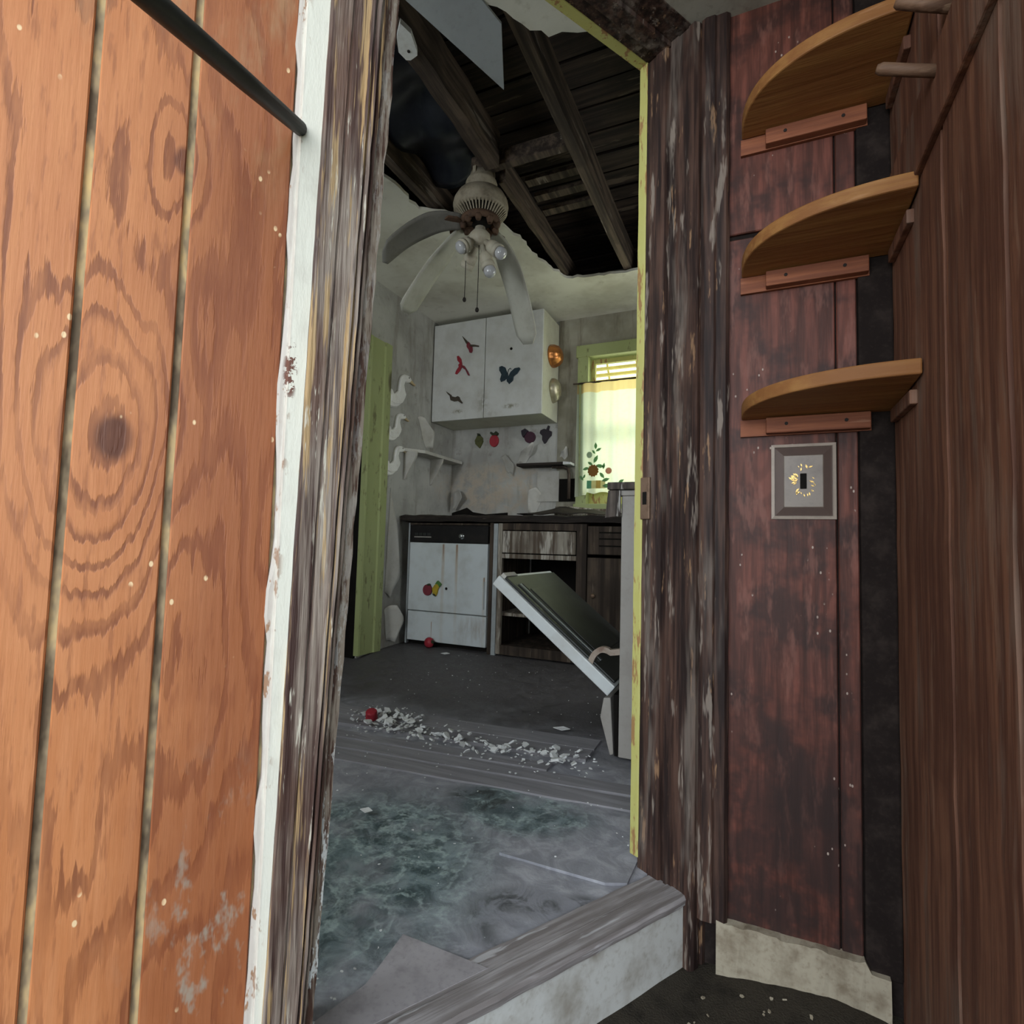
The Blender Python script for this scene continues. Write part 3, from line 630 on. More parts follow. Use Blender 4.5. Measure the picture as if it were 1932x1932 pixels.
# ---- switch plate
sw = thing('switch_plate', 'clear switch plate with gold ornament below the corner shelves', 'switch plate', (.09, 1.27, .80))
cx, cz, hx, hz = .090, .8785, .0595, .0785
def frame_rings(hx0, hz0, y0, hx1, hz1, y1):
    return [[Vector((cx+sx*a, y, cz+sz*b)) for sx, sz in ((-1, -1), (1, -1), (1, 1), (-1, 1))] for a, b, y in ((hx0, hz0, y0), (hx1, hz1, y1))]
q = [[Vector((cx+sx*a, y_, cz+sz*b)) for sx, sz in ((-1, -1), (1, -1), (1, 1), (-1, 1))] for a, b, y_ in ((hx, hz, 1.2705), (hx, hz, 1.266), (hx-.006, hz-.006, 1.264), (hx-.007, hz-.007, 1.268))]
B().rings(q).build('frame', 'switch_frame', sw)
q = [[Vector((cx+sx*a, y_, cz+sz*b)) for sx, sz in ((-1, -1), (1, -1), (1, 1), (-1, 1))] for a, b, y_ in ((hx-.007, hz-.007, 1.2675), (hx-.023, hz-.024, 1.262), (hx-.0235, hz-.0245, 1.266))]
B().rings(q).build('bevel', 'switch_bevel', sw)
pl = B().box(cx-.037, cx+.037, 1.2625, 1.267, cz-.055, cz+.055).build('plate', 'switch_plate', sw, bevel=.002)
for k in range(34):
    a = rnd(0, 6.283); rr = rnd(.55, 1.0); x = cx+math.cos(a)*rr*.024; z = cz+.003+math.sin(a)*rr*.034; l = rnd(.0022, .0052); b = a+rnd(-.9, .9); ca, sa = math.cos(b), math.sin(b)
    if abs(x-cx) < .007 and abs(z-cz) < .018: continue
    B().prism([(x-ca*l, 1.262, z-sa*l), (x+sa*l*.4, 1.262, z-ca*l*.4), (x+ca*l, 1.262, z+sa*l), (x-sa*l*.4, 1.262, z+ca*l*.4)], (0, .001, 0), (0, -.0012, 0)).build('gold_leaf', 'gold_leaf', pl)
B().box(cx-.006, cx+.006, 1.2608, 1.2635, cz-.016, cz+.016).build('toggle_slot', 'hole_black', sw, bevel=.001)

# ---- joists
jt = []
for (x0, x1, y0, y1, z0, z1, lab) in ((-1.085, -1.02, 1.15, 2.03, 2.372, 2.53, 'weathered ceiling joist ending broken above the fan'),
        (-1.065, -1.035, 2.13, 3.6, 2.372, 2.50, 'ceiling joist running from the fan to the back wall'),
        (-.71, -.665, 1.0, 3.6, 2.372, 2.52, 'ceiling joist in the hole nearest the doorway head'),
        (-1.47, -1.425, 1.0, 3.6, 2.372, 2.52, 'dark ceiling joist beside the black sheeting')):
    o = B().rings([[Vector((xx+.003*fbm(yy*3), yy, zz+.003*fbm(yy*4))) for xx, zz in ((x0, z0), (x1, z0), (x1, z1), (x0, z1))] for yy in [y0+(y1-y0)*i/12 for i in range(13)]]).build('ceiling_joist', 'joist_wood')
    tag(o, lab, 'joist', 'ceiling joists')
o = B().box(-1.17, -.69, 2.05, 2.09, 2.40, 2.47).build('blocking_board', 'joist_wood', bevel=.003); tag(o, 'short cross block between joists holding the fan mount', 'board')
for k, (yy, lab) in enumerate(((2.34, 'cross slat between joists, nearest the fan'), (2.46, 'middle cross slat between the joists'), (2.58, 'cross slat between joists, farthest behind the fan'))):
    o = B().box(-1.03, -.71, yy, yy+.05, 2.51-.004*k, 2.53-.004*k).build('cross_slat', 'joist_wood'); tag(o, lab, 'slat', 'slats between joists')
def tarp(u, v):
    x = -1.42+u*.33; y_ = 1.30+v*.85
    return Vector((x, y_, 2.47+.025*math.sin(u*6+v*9)+.02*math.sin(v*17)))
tag(B().grid(14, 24, tarp).build('black_sheeting', 'black_sheet', smooth=True, solid=.003), 'black plastic sheeting sagging between two ceiling joists', 'sheeting')
# hanging grey sheet
sh = [(-.985, 1.17, 2.352), (-.760, 1.29, 2.356), (-.712, 1.404, 2.325), (-.775, 1.562, 2.262)]
tag(B().prism(sh, (0, 0, 0), (.001, 0, .006)).build('hanging_panel', 'sheet_metal'), 'grey white sheet hanging as a pointed corner from the ceiling', 'panel')
sb = [(-1.016, 1.304), (-1.055, 1.34), (-1.081, 1.386), (-1.075, 1.42), (-1.061, 1.427), (-1.03, 1.42), (-1.022, 1.405), (-1.005, 1.347)]
pc = thing('plaster_scrap', 'small white plaster scrap with a nail under the joist', 'plaster', (-1.04, 1.38, 2.36))
B().prism([(x, y_, 2.352) for x, y_ in sb], (0, 0, 0), (0, 0, .018)).build('scrap', 'chip_white', pc)
B().lathe([(.005, 0), (.005, .003), (.001, .004)], (-1.047, 1.395, 2.352), (0, 0, -1), 8).build('nail_head', 'nail_dark', pc)

# ---- ceiling fan
FX, FY = -1.13, 2.08
fan = thing('ceiling_fan', 'derelict cream ceiling fan with drooping blades and pull chains', 'ceiling fan', (FX, FY, 2.40))
c0 = (FX, FY, 0)
B().lathe([(.02, 2.40), (.050, 2.40), (.056, 2.380), (.068, 2.362), (.072, 2.350), (.060, 2.342), (.056, 2.318), (.052, 2.312)], c0, n=28).build('canopy', 'fan_cream', fan, smooth=True)
for k in range(3):
    a = k*2.1+.4; B().box(.045, .060, -.008, .008, 2.355, 2.405, Matrix.Translation(c0) @ Matrix.Rotation(a, 4, 'Z')).build('mount_tab', 'fan_cream', fan)
mo = B().lathe([(.05, 2.318), (.078, 2.312), (.106, 2.295), (.121, 2.268), (.125, 2.246), (.121, 2.241), (.122, 2.226), (.119, 2.220), (.105, 2.214)], c0, n=36).build('motor_housing', 'fan_cream', fan, smooth=True)
for k in range(44):
    a = k*2*math.pi/44; M_ = Matrix.Translation((FX, FY, 0)) @ Matrix.Rotation(a, 4, 'Z')
    m = B(); m.add([M_ @ Vector(p) for p in ((.119, -.0035, 2.221), (.119, .0035, 2.221), (.078, .0025, 2.180), (.078, -.0025, 2.180), (.114, -.0035, 2.226), (.114, .0035, 2.226), (.074, .0025, 2.186), (.074, -.0025, 2.186))], [(0, 1, 2, 3), (7, 6, 5, 4), (0, 4, 5, 1), (1, 5, 6, 2), (2, 6, 7, 3), (3, 7, 4, 0)])
    m.build('vent_rib', 'fan_cream', mo)
B().lathe([(.06, 2.225), (.110, 2.222), (.104, 2.214), (.070, 2.186), (.05, 2.19)], c0, n=30).build('vent_core', 'hole_black', fan)
B().lathe([(.080, 2.190), (.088, 2.186), (.092, 2.172), (.086, 2.162), (.080, 2.156), (.070, 2.162), (.066, 2.175)], c0, n=30).build('hub_ring', 'fan_rust', fan, smooth=True)
for k in range(9):
    a = k*2*math.pi/9+.2; rr = .076; p_ = Vector((FX+math.cos(a)*rr, FY+math.sin(a)*rr, 2.160))
    B().lathe([(.016, .006), (.017, 0), (.010, -.012-.006*(k % 3)), (.003, -.015)], p_, n=8).build('rust_clump', 'fan_rust', fan, smooth=True)
B().lathe([(.05, 2.20), (.048, 2.165), (.030, 2.158), (.026, 2.15)], c0, n=20).build('switch_cup', 'hole_black', fan, smooth=True)
B().lathe([(.022, 2.165), (.024, 2.14), (.034, 2.13), (.046, 2.115), (.048, 2.090), (.036, 2.072), (.014, 2.065)], c0, n=24).build('light_fitter', 'socket_cream', fan, smooth=True)
def blade(tip, tw, roll_, mat, root_r=.085, rz=2.165, wd=.115, bow=.05, name='blade'):
    tip = Vector(tip); h = Vector((tip.x-FX, tip.y-FY, 0)); L = h.length; h.normalize(); sd = Vector((-h.y, h.x, 0))
    root = Vector((FX, FY, rz))+h*root_r
    def top(u, v):
        t_ = u; p = root.lerp(tip, t_); p.z += bow*4*t_*(1-t_)*.5 + bow*(t_*(1-t_))*1.2
        wv = wd*(.62+.38*min(1, t_*2.2))
        if t_ > .90: wv *= math.sqrt(max(0.02, 1-((t_-.90)/.105)**2))*.55+.45 if t_ < .999 else .45
        o_ = (v-.5)*wv; return p + sd*o_*math.cos(roll_) + Vector((0, 0, 1))*o_*math.sin(roll_)
    B().grid(18, 6, top).build(name, mat, fan, smooth=True, solid=.007)
    a = root-h*.05; B().rings([[a+sd*s*w_ + Vector((0, 0, dz)) + h*x for s, dz in ((-1, -.004), (1, -.004), (1, .004), (-1, .004))] for x, w_ in ((0, .018), (.04, .012), (.07, .032), (.11, .034), (.125, .01))]).build('blade_iron', 'fan_rust', fan)
blade((-1.478, 1.845, 1.965), 0, .75, 'blade_dark', wd=.105, bow=.07)
blade((-1.545, 2.115, 1.838), 0, -.10, 'blade_white', bow=.03, wd=.12)
blade((-1.055, 2.492, 1.752), 0, .12, 'blade_white', bow=.12, wd=.125)
def lampsock(px, py, pz, bulb=True):
    c = Vector((FX, FY, 2.105)); e = Vector((px, py, pz)); ax = (e-c).normalized(); st = c+ax*.035
    L = (e-st).length
    so = B().lathe([(.012, 0), (.014, L*.35), (.027, L*.4), (.030, L*.55), (.030, L*.74), (.027, L*.75), (.031, L*.77), (.032, L*.98), (.025, L*.97)], st, ax, 18).build('lamp_socket', 'socket_cream', fan, smooth=True)
    if bulb: B().lathe([(.013, L*.80), (.022, L*.92), (.028, L*1.05), (.0265, L*1.18), (.018, L*1.27), (.004, L*1.30)], st, ax, 18).build('bulb', 'bulb_glass', so, smooth=True)
    else: B().lathe([(.004, L*.9), (.02, L*.9), (.02, L*.95), (.004, L*.96)], st, ax, 14).build('empty_socket_hole', 'bulb_base', so)
lampsock(-1.178, 2.005, 2.032); lampsock(-1.222, 2.125, 2.000, False); lampsock(-1.022, 2.065, 2.008); lampsock(-1.083, 2.09, 1.955)
for (x, y_, z0, z1) in ((-1.199, 2.08, 2.01, 1.835), (-1.13, 2.075, 2.075, 1.775)):
    ch = B().tube([(x, y_, z0), (x+.001, y_, (z0+z1)/2), (x, y_, z1)], .0016, 6).build('pull_chain', 'nail_dark', fan)
    B().lathe([(.001, .012), (.006, .009), (.009, 0), (.006, -.008), (.001, -.010)], (x, y_, z1-.006), n=12).build('chain_ball', 'nail_dark', ch, smooth=True)

# ---- upper cabinet
uc = thing('wall_cabinet', 'white two door wall cabinet decorated with birds and a butterfly', 'cabinet', (-1.71, 3.46, 1.605))
B().box(-2.142, -1.291, 3.3185, 3.619, 1.607, 2.318).build('body', 'cabinet_side', uc, bevel=.003)
for x0, x1 in ((-2.142, -1.7235), (-1.7195, -1.291)):
    dr_ = B().box(x0, x1, 3.300, 3.3175, 1.605, 2.315).build('door', 'cabinet_white', uc, bevel=.003)
    if x0 > -2: B().lathe([(.009, 0), (.010, .004), (.003, .006)], (-1.521, 3.301, 2.068), (0, -1, 0), 12).build('knob_hole', 'hole_black', dr_)
def flat(name, label, cat, pts, y, th, mat, extra=(), group=None, bev=.002):
    """wall ornament: outline in x,z extruded and rounded, with coloured pieces"""
    cx_ = sum(p[0] for p in pts)/len(pts); cz_ = sum(p[1] for p in pts)/len(pts)
    t_ = thing(name, label, cat, (cx_, y, cz_), group=group)
    B().prism([(x, y, z) for x, z in pts], (0, 0, 0), (0, -th, 0)).build('body', mat, t_, bevel=bev)
    for nm, p2, mt in extra: B().prism([(x, y, z) for x, z in p2], (0, -th*.2, 0), (0, -th*1.45, 0)).build(nm, mt, t_, bevel=bev*.6)
    return t_
# birds (outlines x,z on the door front)
flat('hummingbird_magnet', 'red bird with dark raised wing, topmost on the cabinet door', 'ornament', [(-1.868, 2.150), (-1.852, 2.158), (-1.836, 2.138), (-1.822, 2.118), (-1.818, 2.090), (-1.826, 2.076), (-1.842, 2.078), (-1.850, 2.100), (-1.866, 2.122)], 3.2995, .010, 'deep_red', [('wing', [(-1.905, 2.206), (-1.896, 2.198), (-1.862, 2.162), (-1.852, 2.148), (-1.870, 2.146)], 'dark_brown_paint'), ('beak', [(-1.840, 2.134), (-1.800, 2.128), (-1.768, 2.118), (-1.772, 2.111), (-1.802, 2.117), (-1.838, 2.120)], 'dark_brown_paint')], 'bird ornaments on the cabinet')
flat('hummingbird_magnet', 'red forked bird ornament in the middle of the cabinet door', 'ornament', [(-1.944, 2.064), (-1.930, 2.066), (-1.908, 2.040), (-1.900, 2.005), (-1.898, 1.985), (-1.915, 1.955), (-1.940, 1.932), (-1.954, 1.938), (-1.944, 1.962), (-1.925, 1.985), (-1.930, 2.000), (-1.918, 2.010), (-1.938, 2.032)], 3.2995, .010, 'red_paint', [('beak', [(-1.905, 1.998), (-1.878, 1.985), (-1.850, 1.945), (-1.834, 1.914), (-1.846, 1.914), (-1.868, 1.955), (-1.902, 1.980)], 'deep_red')], 'bird ornaments on the cabinet')
flat('hummingbird_magnet', 'dark brown flying bird, lowest on the cabinet door', 'ornament', [(-1.995, 1.792), (-1.972, 1.776), (-1.945, 1.768), (-1.925, 1.774), (-1.912, 1.766), (-1.905, 1.748), (-1.885, 1.722), (-1.893, 1.718), (-1.925, 1.740), (-1.955, 1.738), (-1.984, 1.750)], 3.2995, .010, 'dark_brown_paint', [('wing', [(-2.022, 1.816), (-2.010, 1.808), (-1.975, 1.784), (-1.985, 1.776), (-2.004, 1.793)], 'dark_brown_paint')], 'bird ornaments on the cabinet')
bf = thing('butterfly_magnet', 'dark blue butterfly on the cabinet door with the knob hole', 'ornament', (-1.53, 3.30, 1.87))
for nm, pts in (('wing', [(-1.606, 1.950), (-1.585, 1.954), (-1.560, 1.940), (-1.546, 1.905), (-1.546, 1.870), (-1.560, 1.852), (-1.590, 1.842), (-1.598, 1.862), (-1.588, 1.895), (-1.606, 1.925)]), ('wing', [(-1.538, 1.872), (-1.520, 1.905), (-1.490, 1.928), (-1.455, 1.930), (-1.448, 1.918), (-1.468, 1.890), (-1.496, 1.872), (-1.500, 1.845), (-1.528, 1.822), (-1.548, 1.845)]), ('thorax', [(-1.550, 1.900), (-1.540, 1.900), (-1.534, 1.860), (-1.542, 1.848), (-1.552, 1.862)])):
    B().prism([(x, 3.2995, z) for x, z in pts], (0, 0, 0), (0, -.008 if nm == 'wing' else -.012, 0)).build(nm, 'dark_blue_paint', bf, bevel=.002)
B().tube([(-1.543, 3.294, 1.895), (-1.535, 3.292, 1.922), (-1.522, 3.292, 1.932), (-1.514, 3.292, 1.922)], .0018, 6).build('antenna', 'dark_blue_paint', bf)
# moulds on the cabinet side (facing +X)
def mould(name, label, cat, y, z, ry, rz_, dep, mat, ridges, tipped):
    t_ = thing(name, label, cat, (-1.29, y, z))
    rings = []
    for r, h in ((1.0, 0), (1.03, .004), (.97, .35*dep), (.80, .75*dep), (.45, .97*dep), (.05, dep)):
        rg = []
        for k in range(40):
            a = k*2*math.pi/40; rr = r*(1+.05*math.cos(a*ridges)*min(1, h/dep*3))
            yy = math.cos(a)*ry*rr; zz = math.sin(a)*rz_*rr
            if tipped and zz < 0: yy *= 1-.5*(-zz/rz_)
            rg.append(Vector((-1.2905+h, y+yy, z+zz)))
        rings.append(rg)
    bo = B().rings(rings).build('dome', mat, t_, smooth=True)
    for k in range(6):
        a = k*math.pi/3+.3; B().lathe([(.001, .010), (.008, .006), (.011, 0)], (-1.2905+dep*.80, y+math.cos(a)*ry*.45, z+math.sin(a)*rz_*.45), (1, 0, 0), 8).build('embossing', mat, bo, smooth=True)
mould('copper_mould', 'oval copper mould hanging on the cabinet side', 'mould', 3.475, 2.045, .085, .075, .075, 'copper', 10, False)
mould('tin_mould', 'silvery tin mould hanging below the copper one', 'mould', 3.51, 1.81, .075, .085, .055, 'tin', 7, True)
# ---- fruit ornaments on the back wall
def disc(cx_, cz_, rx, rz_, n=18, ph=0): return [(cx_+math.cos(i*2*math.pi/n+ph)*rx, cz_+math.sin(i*2*math.pi/n+ph)*rz_) for i in range(n)]
flat('fruit_plaque', 'olive green pear ornament on the wall below the cabinet', 'ornament', [(-1.923, 1.560), (-1.905, 1.552), (-1.882, 1.535), (-1.878, 1.505), (-1.892, 1.478), (-1.904, 1.455), (-1.918, 1.468), (-1.940, 1.488), (-1.946, 1.515), (-1.932, 1.540)], 3.6195, .018, 'olive_paint', [('leaf', [(-1.925, 1.568), (-1.908, 1.566), (-1.900, 1.550), (-1.918, 1.548)], 'leaf_dark')], 'fruit ornaments on the wall')
flat('fruit_plaque', 'bright red strawberry ornament on the wall below the cabinet', 'ornament', disc(-1.784, 1.505, .036, .046), 3.6195, .020, 'red_paint', [('leaf', [(-1.815, 1.562), (-1.795, 1.545), (-1.755, 1.545), (-1.748, 1.560), (-1.765, 1.575), (-1.788, 1.556), (-1.806, 1.574)], 'leaf_dark')], 'fruit ornaments on the wall')
flat('fruit_plaque', 'dark plum ornament with black leaves below the cabinet', 'ornament', disc(-1.495, 1.515, .042, .042), 3.6195, .020, 'plum_paint', [('leaf', [(-1.560, 1.565), (-1.530, 1.580), (-1.508, 1.562), (-1.525, 1.535), (-1.545, 1.515), (-1.556, 1.538)], 'grape_paint')], 'fruit ornaments on the wall')
flat('fruit_plaque', 'black grape cluster ornament nearest the window', 'ornament', [(-1.412, 1.560), (-1.385, 1.570), (-1.355, 1.560), (-1.328, 1.548), (-1.330, 1.520), (-1.352, 1.500), (-1.370, 1.470), (-1.382, 1.462), (-1.398, 1.490), (-1.398, 1.520), (-1.418, 1.540)], 3.6195, .020, 'grape_paint', [('stem', [(-1.368, 1.555), (-1.352, 1.590), (-1.344, 1.588), (-1.352, 1.555)], 'grape_paint')], 'fruit ornaments on the wall')
# ---- ducks on the left wall (outline y,z)
DUCK = [(2.770, 1.672), (2.791, 1.712), (2.815, 1.714), (2.832, 1.692), (2.858, 1.700), (2.884, 1.722), (2.888, 1.763), (2.899, 1.809), (2.918, 1.833), (2.945, 1.848), (2.981, 1.853), (3.012, 1.843), (3.024, 1.826), (3.010, 1.810), (2.975, 1.800), (2.949, 1.793), (2.942, 1.768), (2.953, 1.742), (2.968, 1.715), (2.960, 1.688), (2.937, 1.655), (2.905, 1.628), (2.878, 1.608), (2.840, 1.596), (2.795, 1.594), (2.760, 1.615), (2.750, 1.645)]
def duck(dy, dz, k, label):
    c_ = (2.86, 1.70); f_ = lambda p: ((p[0]-c_[0])*k+c_[0]+dy, (p[1]-c_[1])*k+c_[1]+dz)
    P_ = [f_(p) for p in DUCK]; t_ = thing('wall_duck', label, 'duck', (XL, f_(c_)[0], f_((0, 1.594))[1]), group='white ducks on the wall')
    m = B(); n = len(P_); cyy = sum(p[0] for p in P_)/n; czz = sum(p[1] for p in P_)/n
    rings = []
    def inset(d):
        out = []
        for i, p in enumerate(P_):
            a, b = P_[i-1], P_[(i+1) % n]; tx, tz = b[0]-a[0], b[1]-a[1]; L = math.hypot(tx, tz); out.append((p[0]+tz/L*d*.8, p[1]-tx/L*d*.8))
        return out
    for d, h in ((0, .0005), (0, .012), (.006*k, .020), (.012*k, .024)): rings.append([Vector((XL+h, y_, z)) for y_, z in inset(d)])
    m.rings(rings).build('body', 'duck_white', t_, smooth=False)
    bl = [f_(p) for p in ((3.008, 1.842), (3.028, 1.832), (3.052, 1.820), (3.078, 1.813), (3.072, 1.803), (3.045, 1.806), (3.006, 1.812))]
    B().prism([(XL, y_, z) for y_, z in bl], (.003, 0, 0), (.017, 0, 0)).build('bill', 'duck_bill', t_, bevel=.003)
    e = f_((2.985, 1.834)); B().lathe([(.005*k, 0), (.004*k, .002)], (XL+.024, *e), (1, 0, 0), 8).build('eye', 'nail_dark', t_)
    wg = [f_(p) for p in ((2.80, 1.672), (2.85, 1.675), (2.90, 1.668), (2.925, 1.650), (2.89, 1.632), (2.84, 1.622), (2.80, 1.63))]
    B().prism([(XL, y_, z) for y_, z in wg], (.020, 0, 0), (.029, 0, 0)).build('wing', 'duck_white', t_, bevel=.004)
duck(0, 0, 1.0, 'largest white duck plaque, topmost of three on the wall')
duck(-.015, -.240, .80, 'middle white duck plaque of three on the wall')
duck(-.018, -.462, .83, 'lowest white duck plaque, beside the bracketed shelf')
# ---- bracketed shelf on the left wall
ws = thing('wall_shelf', 'white wooden shelf on two triangular brackets by the ducks', 'shelf', (XL, 3.25, 1.33))
B().prism([(XL, 2.93, 1.335), (XL, 3.60, 1.335), (XL+.105, 3.60, 1.335), (XL+.105, 3.09, 1.335), (XL+.055, 3.02, 1.335)], (0, 0, 0), (0, 0, .022)).build('board', 'wallpaper_flap', ws, bevel=.002)
for yb in (2.99, 3.315): B().prism([(XL, yb, 1.335), (XL+.105, yb, 1.335), (XL+.10, yb, 1.305), (XL+.012, yb, 1.150), (XL, yb, 1.145)], (0, 0, 0), (0, .016, 0)).build('bracket', 'wallpaper_flap', ws, bevel=.002)
# ---- small dark shelf on the back wall + board below
ds = thing('small_shelf', 'small dark wall shelf with rounded bracket beside the window', 'shelf', (-1.35, 3.62, 1.29))
B().box(-1.55, -1.15, 3.50, 3.618, 1.290, 1.310).build('board', 'rotten_counter', ds, bevel=.003)
B().prism([(-1.20, 3.50, 1.310), (-1.145, 3.50, 1.305), (-1.145, 3.50, 1.289), (-1.20, 3.50, 1.290)], (0, -.006, 0), (0, .10, 0)).build('end_nosing', 'chip_white', ds)
pth = [(-1.30, 3.56, 1.285), (-1.215, 3.56, 1.282), (-1.185, 3.56, 1.265), (-1.175, 3.56, 1.23), (-1.175, 3.56, 1.06)]
B().tube(pth, .011, 10).build('bracket', 'dark_cabinet_wood', ds, smooth=True)
tag(B().box(-1.43, -1.265, 3.606, 3.6195, 1.045, 1.262).build('wall_patch_board', 'wallpaper_flap', bevel=.002), 'pale rectangular patch board under the small dark shelf', 'board')
tag(B().box(-1.262, -1.14, 3.606, 3.6195, 1.045, 1.205).build('wall_hole', 'hole_black'), 'dark broken hole in the wall beside the curtain foot', 'hole')
tag(B().prism([(-2.13, 3.612, .90), (-2.13, 3.612, .965), (-2.06, 3.612, .985), (-2.0, 3.612, 1.005), (-1.95, 3.612, .972), (-1.84, 3.612, .955), (-1.66, 3.612, .968), (-1.66, 3.612, .90)], (0, 0, 0), (0, .0075, 0)).build('wall_gap', 'hole_black'), 'black torn gap in the wall above the dishwasher', 'hole')
# ---- wallpaper curls
def curl(pts, bow, label, axis):
    """quad (a,b,c,d) peeled away from the wall by bow at the b-c side"""
    a, b, c, d = [Vector(p) for p in pts]
    def fn(u, v):
        uu = u*(.35+.65*math.sin(math.pi*min(.97, .12+.8*v))); p = a.lerp(b, uu).lerp(d.lerp(c, uu), v); p += Vector(axis)*bow*(u**1.7)*(1+.4*math.sin(v*4)) ; p += Vector((0, 0, .012*math.sin(v*7+u*3))); return p
    tag(B().grid(8, 8, fn).build('wallpaper_flap', 'wallpaper_flap', smooth=True, solid=.0012), label, 'wallpaper', 'peeling wallpaper')
curl([(-1.60, 3.616, 1.325), (-1.50, 3.616, 1.46), (-1.40, 3.616, 1.46), (-1.52, 3.616, 1.33)], .06, 'pale curl of peeling wallpaper above the small shelf', (0, -1, 0))
curl([(-1.73, 3.616, 1.38), (-1.64, 3.616, 1.40), (-1.58, 3.616, 1.24), (-1.66, 3.616, 1.25)], .03, 'narrow wallpaper flap below the strawberry', (0, -1, 0))
curl([(-2.12, 3.616, 1.12), (-1.98, 3.616, 1.14), (-2.03, 3.616, .99), (-2.13, 3.616, .98)], .06, 'torn wallpaper flap above the dishwasher corner', (0, -1, 0))
curl([(-1.38, 3.616, 1.06), (-1.45, 3.616, 1.20), (-1.50, 3.616, 1.02), (-1.47, 3.616, .93)], .05, 'hanging wallpaper strip beside the patch board', (0, -1, 0))
curl([(-1.27, 3.616, 1.345), (-1.23, 3.616, 1.43), (-1.19, 3.616, 1.42), (-1.21, 3.616, 1.345)], .03, 'small curled paper scrap above the shelf end by the window', (0, -1, 0))
curl([(XL+.002, 3.13, 1.60), (XL+.002, 3.21, 1.60), (XL+.002, 3.35, 1.45), (XL+.002, 3.26, 1.385)], .035, 'large wallpaper tear hanging between ducks and cabinet', (1, 0, 0))
curl([(XL+.002, 2.86, 1.08), (XL+.002, 2.98, .62), (XL+.002, 2.93, .36), (XL+.002, 2.84, .40)], .02, 'long wallpaper tear low on the wall beside the green trim', (1, 0, 0))
curl([(XL+.002, 2.84, .30), (XL+.002, 2.96, .34), (XL+.002, 2.97, .10), (XL+.002, 2.88, .09)], .05, 'wallpaper scrap at the wall foot beside the green trim', (1, 0, 0))

# ---- dishwasher
DW0, DW1 = -2.085, -1.508
dw = thing('dishwasher', 'rust streaked white dishwasher with black control panel', 'dishwasher', (-1.8, 3.3, .06))
B().box(DW0-.012, DW1+.012, 3.035, 3.60, .10, .856).build('body', 'enamel_side', dw)
B().box(DW0-.016, DW0-.004, 3.012, 3.04, .075, .860).build('side_trim', 'sheet_metal', dw)
cp_ = B().box(DW0, DW1, 3.006, 3.036, .735, .845).build('control_panel', 'black_plastic', dw, bevel=.004)
B().box(DW0, DW1, 3.002, 3.036, .848, .860).build('top_rail', 'dark_cabinet_wood', dw, bevel=.002)
kn = B().lathe([(.020, 0), (.020, .006), (.014, .009), (.013, .020), (.004, .021)], (-1.693, 3.006, .778), (0, -1, 0), 20).build('dial', 'chrome', cp_, smooth=True)
for k in range(4): B().box(-2.045+k*.032, -2.020+k*.032, 3.001, 3.008, .778, .795).build('button', 'oven_dark', cp_, bevel=.001)
B().box(-2.05, -1.92, 3.0035, 3.007, .765, .772).build('label_strip', 'enamel_side', cp_)
dd_ = B().box(DW0, DW1, 3.008, 3.036, .292, .732).build('door', 'dishwasher_white', dw, bevel=.004)
B().box(DW1-.020, DW1-.014, 3.004, 3.010, .33, .50).build('edge_trim', 'sheet_metal', dd_)
B().lathe([(.008, 0), (.009, .003), (.002, .004)], (-1.795, 3.0085, .443), (0, -1, 0), 10).build('screw_hole', 'hole_black', dd_)
B().box(DW0, DW1, 3.012, 3.036, .098, .286).build('lower_panel', 'dishwasher_white', dw, bevel=.004)
B().box(DW0+.01, DW1-.01, 3.06, 3.08, .055, .10).build('toe_kick', 'hole_black', dw)
flat('fruit_magnet', 'dark red apple magnet on the dishwasher door', 'ornament', disc(-1.930, .428, .034, .036), 3.0075, .014, 'deep_red', [('leaf', [(-1.935, .462), (-1.918, .470), (-1.905, .462), (-1.92, .455)], 'leaf_dark')], 'fruit magnets')
flat('fruit_magnet', 'yellow banana bunch magnet with green top on the dishwasher', 'ornament', [(-1.893, .440), (-1.878, .462), (-1.850, .478), (-1.835, .462), (-1.850, .440), (-1.858, .405), (-1.866, .392), (-1.888, .404)], 3.0075, .014, 'banana_yellow', [('leaf', [(-1.870, .468), (-1.852, .492), (-1.826, .470), (-1.838, .452), (-1.850, .470)], 'leaf_green'), ('tip', [(-1.886, .408), (-1.866, .404), (-1.864, .390), (-1.882, .398)], 'leaf_dark')], 'fruit magnets')
fl = thing('fruit_magnet', 'red strawberry magnet fallen on the floor under the dishwasher', 'ornament', (-1.90, 2.99, .07), group='fruit magnets')
B().lathe([(.002, -.02), (.022, -.012), (.034, 0), (.026, .012), (.004, .018)], (-1.895, 2.985, .098), (.2, -1, .15), 16).build('body', 'red_paint', fl, smooth=True)
B().prism([(-1.872, 2.975, .118), (-1.852, 2.975, .112), (-1.858, 2.975, .094), (-1.874, 2.975, .100)], (0, 0, 0), (0, .008, 0)).build('leaf', 'leaf_dark', fl)
